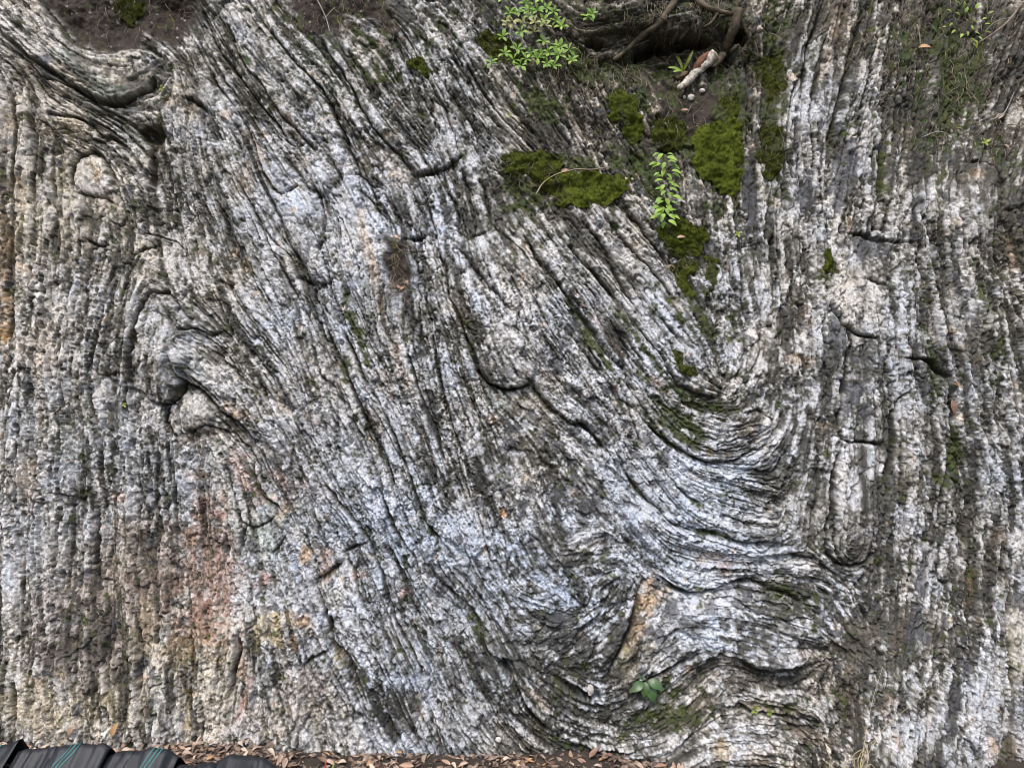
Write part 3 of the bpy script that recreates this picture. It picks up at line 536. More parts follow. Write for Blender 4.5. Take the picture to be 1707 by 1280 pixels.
# forms that stand out
for (x, y, rx, ry, a, dd) in [(272,575,44,88,12,14),(275,625,30,42,0,10),(158,292,32,36,0,12),(845,600,50,46,20,20),(828,425,52,40,30,14),(500,372,40,62,-12,12),(330,690,30,34,0,14),(190,150,70,20,12,12),(1425,870,38,70,0,12),
                              (1235,1075,60,40,0,9),(1300,1080,40,38,0,10),(1270,710,28,22,0,9),(1160,1025,34,20,0,6),(1425,655,34,60,10,8),(1640,340,34,70,0,11),(1372,755,16,36,5,10),(1210,395,24,28,0,10),(1165,330,26,34,0,8),(700,370,30,26,0,6),(1195,480,26,40,-15,8),(1262,510,24,40,0,8)]:
    q = zone(x, y, rx, ry, a) + .06 * RAG
    h += dd * np.sqrt(np.clip(1 - q * q, 0, 1)) * .8

# clods, roots and leaf mould in the dark mossy ground: crumbly rather than bedded
crumb = np.clip(dmoss * 1.0 + .9 * soft(1100, 40, 150, 50, 0), 0, 1) * sstep(-.9, .5, gnoise(12, 110) - .8 + 1.9 * dmoss)
h = h * (1 - .55 * crumb) + crumb * (2.2 * gnoise(5, 111) + 2.2 * gnoise(2.2, 112) + 1.0 * gnoise(1.3, 113))

# ---------------------------------------------------------------- colour of the rock, with regional light and shade put in
COLS = [71, 213, 355, 497, 639, 781, 923, 1065, 1207, 1349, 1491, 1636]
ROWS = [71, 213, 355, 497, 639, 781, 923, 1065, 1208]
LUM = [[138,74,108,111,100,95,83,53,53,98,44,56],[125,132,120,131,132,91,63,48,60,135,77,50],[126,120,109,139,131,89,93,89,90,128,112,80],[103,110,118,117,143,127,157,111,102,118,141,74],[121,138,125,123,130,123,134,171,114,100,136,100],[143,150,106,157,154,113,96,133,158,110,106,102],[137,132,132,146,167,129,99,160,165,128,102,93],[86,90,147,168,117,98,114,98,127,99,49,94],[125,133,128,147,136,99,85,98,107,77,88,138]]
WRM = [[15,20,12,8,8,5,15,15,15,12,18,18],[18,15,8,4,4,4,18,20,15,4,10,15],[18,12,6,2,2,4,12,12,8,2,6,8],[15,10,8,2,2,2,0,2,2,4,4,6],[10,8,6,4,4,4,4,4,4,6,4,4],
       [8,8,6,2,-2,4,4,-4,-2,5,4,2],[8,16,4,-2,-6,-6,-4,-6,-4,5,4,4],[12,20,14,4,0,0,-4,0,-2,8,8,8],[16,16,14,8,2,2,6,8,8,12,6,2]]
def gridup(T):
    T = np.array(T, np.float32)
    a = np.stack([np.interp(us, COLS, row) for row in T])
    return np.stack([np.interp(vs, ROWS, a[:, k]) for k in range(NU)], 1).astype(np.float32)
lum = gridup(LUM); wrm = gridup(WRM)
bias = (lum - 122) / 30.0  # regional brightness: overhang shade and dirt alike put into the rock colour
wf = np.zeros_like(UU)
for (x, y, rx, ry, a, s) in WHITE:
    wf = np.maximum(wf, s * soft(x, y, rx * 1.15, ry * 1.15, a)) if s > 0 else wf
slabtone = (hash01(LAB, 21) - .5) * 1.0; blocktone = (hash01(ID1, 22) - .5) * 1.1; smalltone = (hash01(ID2, 23) - .5) * .6
fine = np.clip(.62 + .45 * gnoise(22, 127) - .25 * wf, .2, 1.3)
fm = (.15 + .75 * bias + 1.25 * wf + .7 * slabtone + .65 * blocktone + .5 * smalltone + lay * (.22 * N1 + .42 * N2 + .9 * (hash01(lv1, 31) - .5) + .7 * (hash01(lv2, 32) - .5)) + .30 * N3
      + (.24 + .3 * iso) * gnoise(5, 121) + (.16 + .2 * iso) * gnoise(2.2, 119) + .30 * gnoise(18, 124))
fm = fm * (1 - .45 * smo) + .12 * smo
f = (.20 + .55 * fm + 1.05 * np.tanh(2.0 * fm) + (.40 * N3 + .25 * N4
     + .55 * gnoise(2.0, 122) + .70 * gnoise(1.0, 123)) * fine * 1.1)
f -= 2.3 * crack * (1 - wf * .3) + 1.0 * g1 * lay + .4 * g2 * lay + 1.1 * np.exp(-(B1 / 1.1) ** 2) * jm1 + .5 * np.exp(-(B2 / .8) ** 2) * jm2
x1 = 1 / (1 + np.exp(-1.25 * f))
stops = [0, .12, .3, .5, .7, .88, 1]
pal = np.array([(.040, .039, .034), (.080, .077, .067), (.152, .147, .134), (.248, .241, .228), (.375, .376, .376), (.54, .55, .575), (.69, .70, .74)])
rgb = np.stack([np.interp(x1, stops, pal[:, k]) for k in range(3)], -1).astype(np.float32)
# warm / cool drift
wj_ = (-.10 + wrm / 30.0 + .10 * gnoise(26, 125) + .06 * gnoise(6, 126) + .06 * N2 + .03 * (hash01(ID1, 27) - .5) * 2)
rgb[..., 0] *= np.clip(1 + .20 * wj_, .8, 1.5); rgb[..., 2] *= np.clip(1 - .26 * wj_, .45, 1.25); rgb[..., 1] *= np.clip(1 + .02 * wj_, .9, 1.1)
def mix(mask, c, keep=.0):
    global rgb
    c = np.array(c, np.float32)
    lumr = rgb.mean(-1, keepdims=True)
    tgt = c * (1 - keep) + keep * c / c.mean() * lumr
    rgb = rgb * (1 - mask[..., None]) + tgt * mask[..., None]
for (x, y, rx, ry, a, s, c) in STAIN:
    q = zone(x, y, rx * 1.15, ry * 1.15, a) + .34 * RAG + .12 * N3
    mk = s * (1 - sstep(.55, 1.35, q)) * np.clip(.85 + .3 * N3, 0, 1.1)
    mix(np.clip(mk * .85, 0, 1), np.array(c) * .75 * np.array((1.0, 1.04, 1.0)) + .15 * np.mean(c), .42)
for (x, y, rx, ry, a, s) in PALE_LICHEN:
    mk = s * (1 - sstep(.6, 1.3, zone(x, y, rx, ry, a) + .4 * RAG)); mix(mk, (.30, .34, .30), .55)
# scattered ochre specks
oc = sstep(2.1, 2.9, gnoise(6, 131) + .35 * N3) * .35; mix(oc, (.42, .28, .15), .7)
for (x, y, rx, ry, a) in DARK:
    q = zone(x, y, rx, ry, a) + .30 * RAG + .06 * gnoise(1.2, 132)
    mk = .88 * (1 - sstep(.88, 1.05, q)); mix(mk, (.072, .073, .080), .12)
    h = h * (1 - .45 * mk) + blur(h, 3) * .45 * mk
dl_ = sstep(1.75, 1.95, gnoise(7, 133) + .5 * soft(950, 850, 250, 200, 0) + .25 * gnoise(1.8, 134)) * .8; mix(dl_, (.075, .076, .082), .15)
# black crust growing in specks
bk = sstep(1.0, 1.5, gnoise(1.5, 135) + .45 * gnoise(8, 136) - .35 * wf) * .75; mix(bk, (.035, .034, .030), .2)
# soil
sn = .5 + .5 * np.tanh(gnoise(3, 141)); scol = np.stack([.020 + .024 * sn, .014 + .017 * sn, .010 + .012 * sn], -1)
rgb = rgb * (1 - soil_m[..., None]) + scol * soil_m[..., None]
sp = soil_m * sstep(2.0, 2.4, gnoise(1.5, 142)); mix(sp * .8, (.40, .36, .30))
# thin moss and algae films
mm_ = np.clip(sstep(.22, .70, dmoss + .20 * gnoise(4, 143) + .16 * gnoise(1.6, 144) - .35 * wf - (.20 * N2 + .14 * N1) * sstep(.05, .3, dmoss)), 0, 1) * .92
mn = .5 + .5 * np.tanh(gnoise(5, 145)); mn2 = .5 + .5 * np.tanh(gnoise(1.4, 146))
mcol = np.stack([.030 + .034 * mn * mn2 + .014 * mn2, .034 + .042 * mn2 + .010 * mn, .009 + .006 * mn2], -1)
rgb = rgb * (1 - mm_[..., None]) + mcol * mm_[..., None]
cm = np.clip(crack * sstep(-.3, 1.0, gnoise(20, 147) + .4 - .0008 * (VV - 300)) , 0, 1) * .7
rgb = rgb * (1 - cm[..., None]) + np.stack([.045 + 0 * cm, .045 + 0 * cm, .018 + 0 * cm], -1) * cm[..., None]
fl = sstep(.35, .8, allmoss); rgb = rgb * (1 - fl[..., None]) + np.array((.040, .046, .008), np.float32) * fl[..., None]
rgb = np.clip(rgb, .008, .80)

# ---------------------------------------------------------------- the sheet of rock in space
DET = h * S
Kp = (DIST - macro) / DIST
PX = (UU - UC) * S * Kp
PZ = CZ - (VV - VC) * S * Kp
PY = -(macro + DET)
# ledges and edges also lean sideways a little, so the blocks are not a pure relief
hs = blur(h, 4.0)
gy, gx = np.gradient(hs, ST)
PX = PX - np.clip(gx, -1.5, 1.5) * .6 * S
PZ = PZ + np.clip(gy, -1.5, 1.5) * .6 * S
def samp(A, u, v):
    i = min(NU - 1, max(0, int(round((u - U0) / ST)))); j = min(NV - 1, max(0, int(round((v - V0) / ST))))
    return float(A[j, i])
HB = blur(DET, 5)
def on(u, v, out=0.0, smooth=True):
    """point on the cliff above survey position (u, v), 'out' metres in front of it"""
    m_ = samp(macro, u, v); k = (DIST - m_) / DIST
    d = samp(HB if smooth else DET, u, v) + out
    return Vector(((u - UC) * S * k, -(m_ + d), CZ - (v - VC) * S * k))

def tag(o, label=None, cat=None, group=None, kind=None):
    if label: o['label'] = label
    if cat: o['category'] = cat
    if group: o['group'] = group
    if kind: o['kind'] = kind
    return o
def empty(name, loc=(0, 0, 0)):
    o = bpy.data.objects.new(name, None); COL.objects.link(o); o.location = loc; o.empty_display_size = .05; return o

# ---------------------------------------------------------------- materials
def nodes(name):
    m_ = bpy.data.materials.new(name); m_.use_nodes = True
    nt = m_.node_tree; return m_, nt, nt.nodes['Principled BSDF']
def rock_material():
    m_, nt, b = nodes('weathered_rock'); N = nt.nodes.new; K = nt.links.new
    at = N('ShaderNodeAttribute'); at.attribute_name = 'tone'
    tc = N('ShaderNodeTexCoord')
    def noise(sc, det, rough, lo, hi, a, b_):
        n = N('ShaderNodeTexNoise'); n.inputs['Scale'].default_value = sc; n.inputs['Detail'].default_value = det; n.inputs['Roughness'].default_value = rough
        K(tc.outputs['Object'], n.inputs['Vector'])
        r_ = N('ShaderNodeMapRange'); r_.inputs[1].default_value = lo; r_.inputs[2].default_value = hi; r_.inputs[3].default_value = a; r_.inputs[4].default_value = b_
        K(n.outputs[0], r_.inputs[0]); return n, r_
    n1, m1 = noise(170, 4, .75, .36, .66, .54, 1.40)
    n2, m2 = noise(380, 2, .6, .30, .40, .34, 1.0)      # black pits and crust dots
    n3, m3 = noise(60, 3, .6, .35, .65, .85, 1.13)
    pr = N('ShaderNodeMath'); pr.operation = 'MULTIPLY'; K(m1.outputs[0], pr.inputs[0]); K(m2.outputs[0], pr.inputs[1])
    p2 = N('ShaderNodeMath'); p2.operation = 'MULTIPLY'; K(pr.outputs[0], p2.inputs[0]); K(m3.outputs[0], p2.inputs[1])
    mx = N('ShaderNodeMix'); mx.data_type = 'RGBA'; mx.blend_type = 'MULTIPLY'; mx.inputs[0].default_value = 1
    K(at.outputs['Color'], mx.inputs[6]); K(p2.outputs[0], mx.inputs[7])
    K(mx.outputs[2], b.inputs['Base Color'])
    b.inputs['Roughness'].default_value = .8; b.inputs['Specular IOR Level'].default_value = .4
    bp = N('ShaderNodeBump'); bp.inputs['Strength'].default_value = .8; bp.inputs['Distance'].default_value = .004
    K(n1.outputs[0], bp.inputs['Height']); K(bp.outputs[0], b.inputs['Normal'])
    return m_
ROCK = rock_material()
def plain(name, col, rough=.7, var=.3, scale=60, sub=0, trans=0, bump=0, col2=None):
    m_, nt, b = nodes(name)
    tc = nt.nodes.new('ShaderNodeTexCoord'); n1 = nt.nodes.new('ShaderNodeTexNoise'); n1.inputs['Scale'].default_value = scale; n1.inputs['Detail'].default_value = 5
    geo = nt.nodes.new('ShaderNodeNewGeometry')
    nt.links.new(geo.outputs['Position'], n1.inputs['Vector'])
    rp = nt.nodes.new('ShaderNodeValToRGB')
    c2 = col2 or tuple(c * (1 + var) for c in col); c1 = tuple(c * (1 - var) for c in col) if not col2 else col
    rp.color_ramp.elements[0].position = .35; rp.color_ramp.elements[1].position = .65
    rp.color_ramp.elements[0].color = (*c1, 1); rp.color_ramp.elements[1].color = (*c2, 1)
    nt.links.new(n1.outputs[0], rp.inputs[0])
    nt.links.new(rp.outputs[0], b.inputs['Base Color']); b.inputs['Roughness'].default_value = rough
    if bump:
        bp = nt.nodes.new('ShaderNodeBump'); bp.inputs['Strength'].default_value = bump; bp.inputs['Distance'].default_value = .003
        nt.links.new(n1.outputs[0], bp.inputs['Height']); nt.links.new(bp.outputs[0], b.inputs['Normal'])
    if trans:
        tr = nt.nodes.new('ShaderNodeBsdfTranslucent'); nt.links.new(rp.outputs[0], tr.inputs[0])
        ms = nt.nodes.new('ShaderNodeMixShader'); ms.inputs[0].default_value = trans
        out = nt.nodes['Material Output']
        nt.links.new(b.outputs[0], ms.inputs[1]); nt.links.new(tr.outputs[0], ms.inputs[2]); nt.links.new(ms.outputs[0], out.inputs[0])
    return m_

def mesh_np(name, co, faces, mat, attr=None, smooth=True, parent=None):
    me = bpy.data.meshes.new(name)
    nvt, nf = len(co), len(faces); fs = faces.shape[1]
    me.vertices.add(nvt); me.vertices.foreach_set('co', np.ascontiguousarray(co, np.float32).ravel())
    me.loops.add(nf * fs); me.loops.foreach_set('vertex_index', faces.astype(np.int32).ravel())
    me.polygons.add(nf); me.polygons.foreach_set('loop_start', np.arange(0, nf * fs, fs, dtype=np.int32))
    me.polygons.foreach_set('loop_total', np.full(nf, fs, np.int32))
    me.polygons.foreach_set('use_smooth', np.full(nf, smooth, bool))
    me.update(calc_edges=True)
    if attr is not None:
        ca = me.color_attributes.new('tone', 'FLOAT_COLOR', 'POINT')
        ca.data.foreach_set('color', np.concatenate([attr, np.ones((nvt, 1), np.float32)], 1).astype(np.float32).ravel())
    me.materials.append(mat)
    o = bpy.data.objects.new(name, me); COL.objects.link(o)
    if parent: o.parent = parent
    return o

co_all = np.stack([PX, PY, PZ], -1).reshape(-1, 3); col_all = rgb.reshape(-1, 3)
jj, ii = np.mgrid[0:NV - 1, 0:NU - 1]
v00 = (jj * NU + ii).ravel()
F = np.stack([v00, v00 + NU, v00 + NU + 1, v00 + 1], 1)
fl_lab = LAB[:-1, :-1].ravel().copy()
inview = ((UU > -6) & (UU < 1713) & (VV > -6) & (VV < 1286))[:-1, :-1].ravel()
cnt = np.bincount(fl_lab[inview], minlength=len(seeds))
keep = np.argsort(-cnt)[:298]; keep = keep[cnt[keep] > 300]
isk = np.zeros(len(seeds), bool); isk[keep] = True
fl_lab[~isk[fl_lab]] = -1
cliff = empty('cliff_face', (0, 0, 0)); tag(cliff, 'folded grey and white banded marble cliff with mossy cracks', kind='structure')
order = np.argsort(fl_lab, kind='stable'); sl_ = fl_lab[order]
bounds = np.flatnonzero(np.diff(sl_)) + 1
for grp in np.split(order, bounds):
    L = fl_lab[grp[0]]
    fs = F[grp]; uq, inv = np.unique(fs.ravel(), return_inverse=True)
    nm = 'rock_slab' if L >= 0 else 'rock_rubble'
    o = mesh_np(nm, co_all[uq], inv.reshape(-1, 4), ROCK, col_all[uq], parent=cliff)
    if L < 0: o['kind'] = 'stuff'
print('slabs', len(keep))
EXTRA_MARK = 1
# ================================================================ ground, litter and everything that grows or lies here
def bmesh_obj(name, verts, faces, mat, parent=None, smooth=True):
    me = bpy.data.meshes.new(name); me.from_pydata([tuple(v) for v in verts], [], faces); me.update()
    if smooth: me.polygons.foreach_set('use_smooth', [True] * len(me.polygons))
    if mat is not None: me.materials.append(mat)
    o = bpy.data.objects.new(name, me); COL.objects.link(o)
    if parent: o.parent = parent
    return o
rnd = random.Random(99)
GROUND = plain('trodden_earth', (.022, .016, .012), .95, scale=9, bump=.6, col2=(.06, .045, .032))
gx = [-120, -30, -8] + list(np.linspace(-4, 4, 61)) + [8, 30, 120]
gyv = [-120, -30, -8, -4] + list(np.linspace(-2.0, .6, 40)) + [3, 10, 40, 120]
vv_, ff_ = [], []
for yy in gyv:
    for xx in gx:
        z = .03 * math.exp(-abs(yy + .28) / .10) + .006 * math.sin(xx * 9.1 + yy * 5) if -2 < yy < .5 and abs(xx) < 4 else 0
        vv_.append((xx, yy, z))
W_ = len(gx)
for j in range(len(gyv) - 1):
    for i in range(W_ - 1):
        a = j * W_ + i; ff_.append((a, a + 1, a + 1 + W_, a + W_))
tag(bmesh_obj('ground', vv_, ff_, GROUND), kind='structure')
# the hillside goes on beyond the surveyed part of the cliff
from mathutils import noise as mn_
def hill(name, us_, vs_, uv_sign):
    vs2, fs2 = [], []
    for v_ in vs_:
        for u_ in us_:
            uc, vc = min(max(u_, U0 + 4), U1 - 6), min(max(v_, V0 + 4), V1 - 6)
            m_ = samp(macro, uc, vc); k = (DIST - m_) / DIST
            d = samp(HB, uc, vc) - .035
            over = max(0, U0 + 4 - u_, u_ - U1 + 6); top = max(0, V0 + 4 - v_)
            far = min(1, (over + top) / 60)
            nn = .10 * mn_.noise(Vector((u_ / 90, v_ / 160, 3.1))) + .05 * mn_.noise(Vector((u_ / 22, v_ / 60, 1.7)))
            vs2.append(((u_ - UC) * S * k, -(m_ + d) - nn * far + top * S * .55, CZ - (v_ - VC) * S * k))
    w = len(us_)
    for j in range(len(vs_) - 1):
        for i in range(w - 1):
            a = j * w + i; fs2.append((a, a + w, a + w + 1, a + 1))
    return tag(bmesh_obj(name, vs2, fs2, HILL), kind='structure')
HILL = plain('distant_rock', (.10, .095, .08), .9, scale=14, bump=1.0, col2=(.36, .35, .34))
EARTH = plain('forest_soil', (.035, .028, .018), .95, scale=20, bump=.8, col2=(.07, .06, .03))
hill('hillside', np.arange(U0 - 2200, U0 + 20, 16), np.arange(V0 - 30, V1 + 16, 16), 0)
hill('hillside', np.arange(U1 - 20, U1 + 2200, 16), np.arange(V0 - 30, V1 + 16, 16), 0)
hh_ = hill('hilltop', np.arange(U0 - 2200, U1 + 2200, 24), np.arange(V0 - 1300, V0 + 20, 24), 0); hh_.data.materials[0] = EARTH

# ---- leaves
def leaf_verts(L, W, curl, fold, n=7, tip=1.0, shift=.45):
    vs_, fs_ = [], []
    for i in range(n):
        t = i / (n - 1)
        w = W * .5 * (math.sin(math.pi * t ** shift_exp(shift)) ** tip) if 0 < t < 1 else W * .03
        x = L * t; z = -curl * L * (t - .3) ** 2
        vs_ += [(x, -w, z + fold * w), (x, 0, z), (x, w, z + fold * w)]
    for i in range(n - 1):
        a = i * 3; fs_ += [(a, a + 1, a + 4, a + 3), (a + 1, a + 2, a + 5, a + 4)]
    return vs_, fs_
def shift_exp(s): return math.log(.5) / math.log(s)
def leaf_mesh(name, L, W, mat, curl=.3, fold=.3, n=7, tip=1.0, shift=.45):
    vs_, fs_ = leaf_verts(L, W, curl, fold, n, tip, shift)
    me = bpy.data.meshes.new(name); me.from_pydata(vs_, [], fs_); me.update()
    me.polygons.foreach_set('use_smooth', [True] * len(me.polygons)); me.materials.append(mat)
    return me
def frame(d, nrm):
    d = Vector(d).normalized(); nrm = Vector(nrm); y = nrm.cross(d)
    if y.length < 1e-4: y = Vector((1, 0, 0)).cross(d)
    y.normalize(); z = d.cross(y)
    return Matrix((d, y, z)).transposed()
def put(me, name, loc, d, nrm, sc=1, parent=None):
    o = bpy.data.objects.new(name, me); COL.objects.link(o)
    mt = Matrix.Translation(loc) @ frame(d, nrm).to_4x4() @ Matrix.Diagonal((sc, sc, sc, 1))
    if parent: o.parent = parent; o.matrix_basis = Matrix.Translation(-parent.location) @ mt
    else: o.matrix_basis = mt
    return o
def tube(P, R, sides=5, jitter=0):
    vs_, fs_ = [], []
    P = [Vector(p) for p in P]
    for i, p in enumerate(P):
        t = (P[min(i + 1, len(P) - 1)] - P[max(i - 1, 0)]).normalized()
        a = t.orthogonal().normalized(); 
        ref = Vector((.3, -1, .2)); a = (ref - t * ref.dot(t)).normalized(); b = t.cross(a)
        for k in range(sides):
            th = 2 * math.pi * k / sides; rr_ = R[i] * (1 + jitter * rnd.uniform(-1, 1))
            vs_.append(p + (a * math.cos(th) + b * math.sin(th)) * rr_)
    for i in range(len(P) - 1):
        for k in range(sides):
            a = i * sides + k; b = i * sides + (k + 1) % sides; fs_.append((a, b, b + sides, a + sides))
    fs_.append(tuple(range(sides))[::-1]); fs_.append(tuple(range(len(vs_) - sides, len(vs_))))
    return vs_, fs_
def spline(pts, n=6):
    out = []
    P = [Vector(p) for p in pts]; P = [P[0] * 2 - P[1]] + P + [P[-1] * 2 - P[-2]]
    for i in range(1, len(P) - 2):
        for k in range(n):
            t = k / n; a, b, c, d = P[i - 1], P[i], P[i + 1], P[i + 2]
            out.append(.5 * ((2 * b) + (c - a) * t + (2 * a - 5 * b + 4 * c - d) * t * t + (3 * b - a - 3 * c + d) * t ** 3))
    out.append(P[-2]); return out

# dead leaves, many browns
DEAD = [((.32, .19, .13), (.45, .29, .21)), ((.40, .28, .20), (.54, .40, .31)), ((.17, .10, .07), (.26, .16, .11)), ((.40, .22, .10), (.50, .31, .16)), ((.11, .07, .05), (.17, .11, .08)), ((.50, .39, .30), (.62, .51, .41)), ((.30,.22,.16),(.42,.32,.25))]
dead_mats = [plain('dead_leaf_skin', a, .55, scale=40, col2=b) for a, b in DEAD]
dead_meshes = []
for k in range(21):
    L = rnd.uniform(.040, .062); Wd = L * rnd.uniform(.32, .50)
    dead_meshes.append(leaf_mesh('fallen_leaf', L, Wd, dead_mats[k % 7], rnd.uniform(-.5, 1.0), rnd.uniform(-.3, .9), 6, .8, rnd.uniform(.4, .55)))
def mound(x, y):
    base = -samp(macro, x / S / .93 + UC, 1245) - .02
    return (.05 if x < -1.0 else .022) * math.exp(-max(0, base - y) / .12)
LITL = 'brown dead leaf lying in the litter strip along the foot of the cliff'
lg = 'dead leaves along the foot of the cliff'
def base_y(x):
    best = -.25
    for v_ in (1225, 1240, 1255, 1270):
        u_ = x / S / .93 + UC
        p = on(u_, v_)
        if p.z < .09: best = min(best, p.y)
    return best
cand = []
def drop(n, near):
    out = []
    while len(out) < n:
        x = rnd.uniform(-2.42, .84)
        by = base_y(x)
        y = by - abs(rnd.gauss(0, .17)) + .01
        if x < -1.1 : y = by - rnd.uniform(-.01, .12)
        if y < -.68: continue
        z = mound(x, y) + rnd.uniform(.0, .018) + (.012 if near else -.004)
        if x < -1.1: z += .018
        out.append((x, y, z))
    return out
for k, (x, y, z) in enumerate(drop(285, True)):
    th = rnd.uniform(0, 2 * math.pi); d = Vector((math.cos(th), math.sin(th) * .8, rnd.gauss(0, .28)))
    o = put(dead_meshes[rnd.randrange(21)], 'fallen_leaf', (x, y, z), d, Vector((rnd.gauss(0, .35), rnd.gauss(-.25, .35), 1)), rnd.uniform(.75, 1.15))
    tag(o, LITL, 'leaf', lg)
bv, bf = [], []
for (x, y, z) in drop(3000, False):
    th = rnd.uniform(0, 2 * math.pi); d = Vector((math.cos(th), math.sin(th), rnd.gauss(0, .25)))
    L = rnd.uniform(.025, .055); vs_, fs_ = leaf_verts(L, L * rnd.uniform(.3, .45), rnd.uniform(-.4, .8), .3, 4, .8, .5)
    M = frame(d, Vector((rnd.gauss(0, .4), rnd.gauss(-.2, .4), 1))); o0 = len(bv)
    bv += [M @ Vector(q) + Vector((x, y, z)) for q in vs_]; bf += [tuple(i + o0 for i in f) for f in fs_]
lt = bmesh_obj('leaf_litter', bv, bf, plain('litter_skin', (.05, .034, .025), .7, scale=30, col2=(.38, .27, .20)))
tag(lt, 'layer of small broken brown leaves packed under the fallen leaves', 'leaf litter', kind='stuff')

# single leaves caught on the rock, each one findable
def stuck(u, v, L, mat, ang, label, tiltv=.6, w=.42):
    me = leaf_mesh('fallen_leaf', L * S, L * S * w, mat, .4, .4)
    a = math.radians(ang); o = put(me, 'fallen_leaf', on(u, v, .006, False), (math.cos(a), -.15, -math.sin(a)), (rnd.gauss(0, .2), -1, tiltv), 1)
    tag(o, label, 'leaf')
pk, tn, dk, og, br, pl_, gb = dead_mats
stuck(1137, 181, 15, pk, -5, 'small pinkish dead leaf on the bare soil below the broken root')
stuck(1160, 200, 26, gb, 8, 'large tan dead leaf at the lower edge of the soil hollow below the root')
stuck(1042, 296, 12, pl_, 60, 'tiny pale leaf standing in the moss left of the sapling')
stuck(1126, 398, 15, pk, -10, 'reddish dead leaf on the moss just below the leafy sapling')
stuck(655, 392, 14, og, 20, 'orange leaf at the top of the needle-filled gully beside the white slab')
stuck(655, 476, 15, pk, 10, 'left leaf of the three at the bottom of the needle-filled gully')
stuck(665, 484, 13, og, -40, 'lowest leaf of the three in the needle-filled gully')
stuck(672, 470, 14, pk, -5, 'right upper leaf of the three at the bottom of the needle-filled gully')
stuck(1532, 78, 24, og, -5, 'orange brown dead leaf lodged under the top right overhang')
stuck(1655, 202, 22, gb, -40, 'curled tan leaf caught in roots near the right edge of the cliff')
stuck(1672, 242, 16, tn, 40, 'small tan leaf on the brown moss near the right edge')
stuck(1586, 636, 18, og, 25, 'orange leaf caught in the crack right of the rounded block')
stuck(1376, 494, 20, dk, 8, 'thin dark red leaf on the ledge left of the white slab')
stuck(932, 288, 22, pk, -12, 'brown dead leaf beside the twig on the mossy ledge')
stuck(1118, 440, 16, gb, 30, 'crumpled brown leaf in the debris under the sapling')
stuck(1108, 448, 14, br, -30, 'dark crumpled leaf at the left end of the debris under the sapling')
stuck(1590, 665, 26, dk, 80, 'long brown leaf hanging in the crack below the orange leaf')
stuck(118, 1222, 20, pk, -60, 'pink leaf propped upright against the rock above the black mat')
stuck(188, 1224, 24, og, -65, 'orange leaf standing on edge against the rock above the black mat')

# ---- moss cushions
def moss_mat():
    m_, nt, b = nodes('moss')
    g = nt.nodes.new('ShaderNodeNewGeometry'); oi = nt.nodes.new('ShaderNodeObjectInfo')
    n1 = nt.nodes.new('ShaderNodeTexNoise'); n1.inputs['Scale'].default_value = 16; n1.inputs['Detail'].default_value = 6
    n2 = nt.nodes.new('ShaderNodeTexNoise'); n2.inputs['Scale'].default_value = 240; n2.inputs['Detail'].default_value = 2
    for n_ in (n1, n2): nt.links.new(g.outputs['Position'], n_.inputs['Vector'])
    at = nt.nodes.new('ShaderNodeAttribute'); at.attribute_name = 'lush'; at.attribute_type = 'OBJECT'
    ad = nt.nodes.new('ShaderNodeMath'); ad.operation = 'MULTIPLY_ADD'; ad.inputs[1].default_value = .5
    sb = nt.nodes.new('ShaderNodeMath'); sb.operation = 'MULTIPLY_ADD'; sb.inputs[1].default_value = .35
    nt.links.new(n1.outputs[0], ad.inputs[0]); nt.links.new(n2.outputs[0], sb.inputs[0]); nt.links.new(sb.outputs[0], ad.inputs[2])
    m2 = nt.nodes.new('ShaderNodeMath'); m2.operation = 'MULTIPLY_ADD'; m2.inputs[1].default_value = .55; m2.inputs[2].default_value = -.30
    nt.links.new(at.outputs['Fac'], m2.inputs[0]); nt.links.new(m2.outputs[0], sb.inputs[2])
    rp = nt.nodes.new('ShaderNodeValToRGB'); nt.links.new(ad.outputs[0], rp.inputs[0])
    e = rp.color_ramp.elements; e[0].position = .22; e[0].color = (.030, .027, .009, 1); e[1].position = .88; e[1].color = (.120, .150, .017, 1)
    x = e.new(.58); x.color = (.066, .082, .010, 1)
    nt.links.new(rp.outputs[0], b.inputs['Base Color']); b.inputs['Roughness'].default_value = .9; b.inputs['Specular IOR Level'].default_value = .15
    return m_
MOSSM = moss_mat()
nm1, nm2 = gnoise(5, 151), gnoise(1.8, 152)
HB3 = blur(DET, 9)
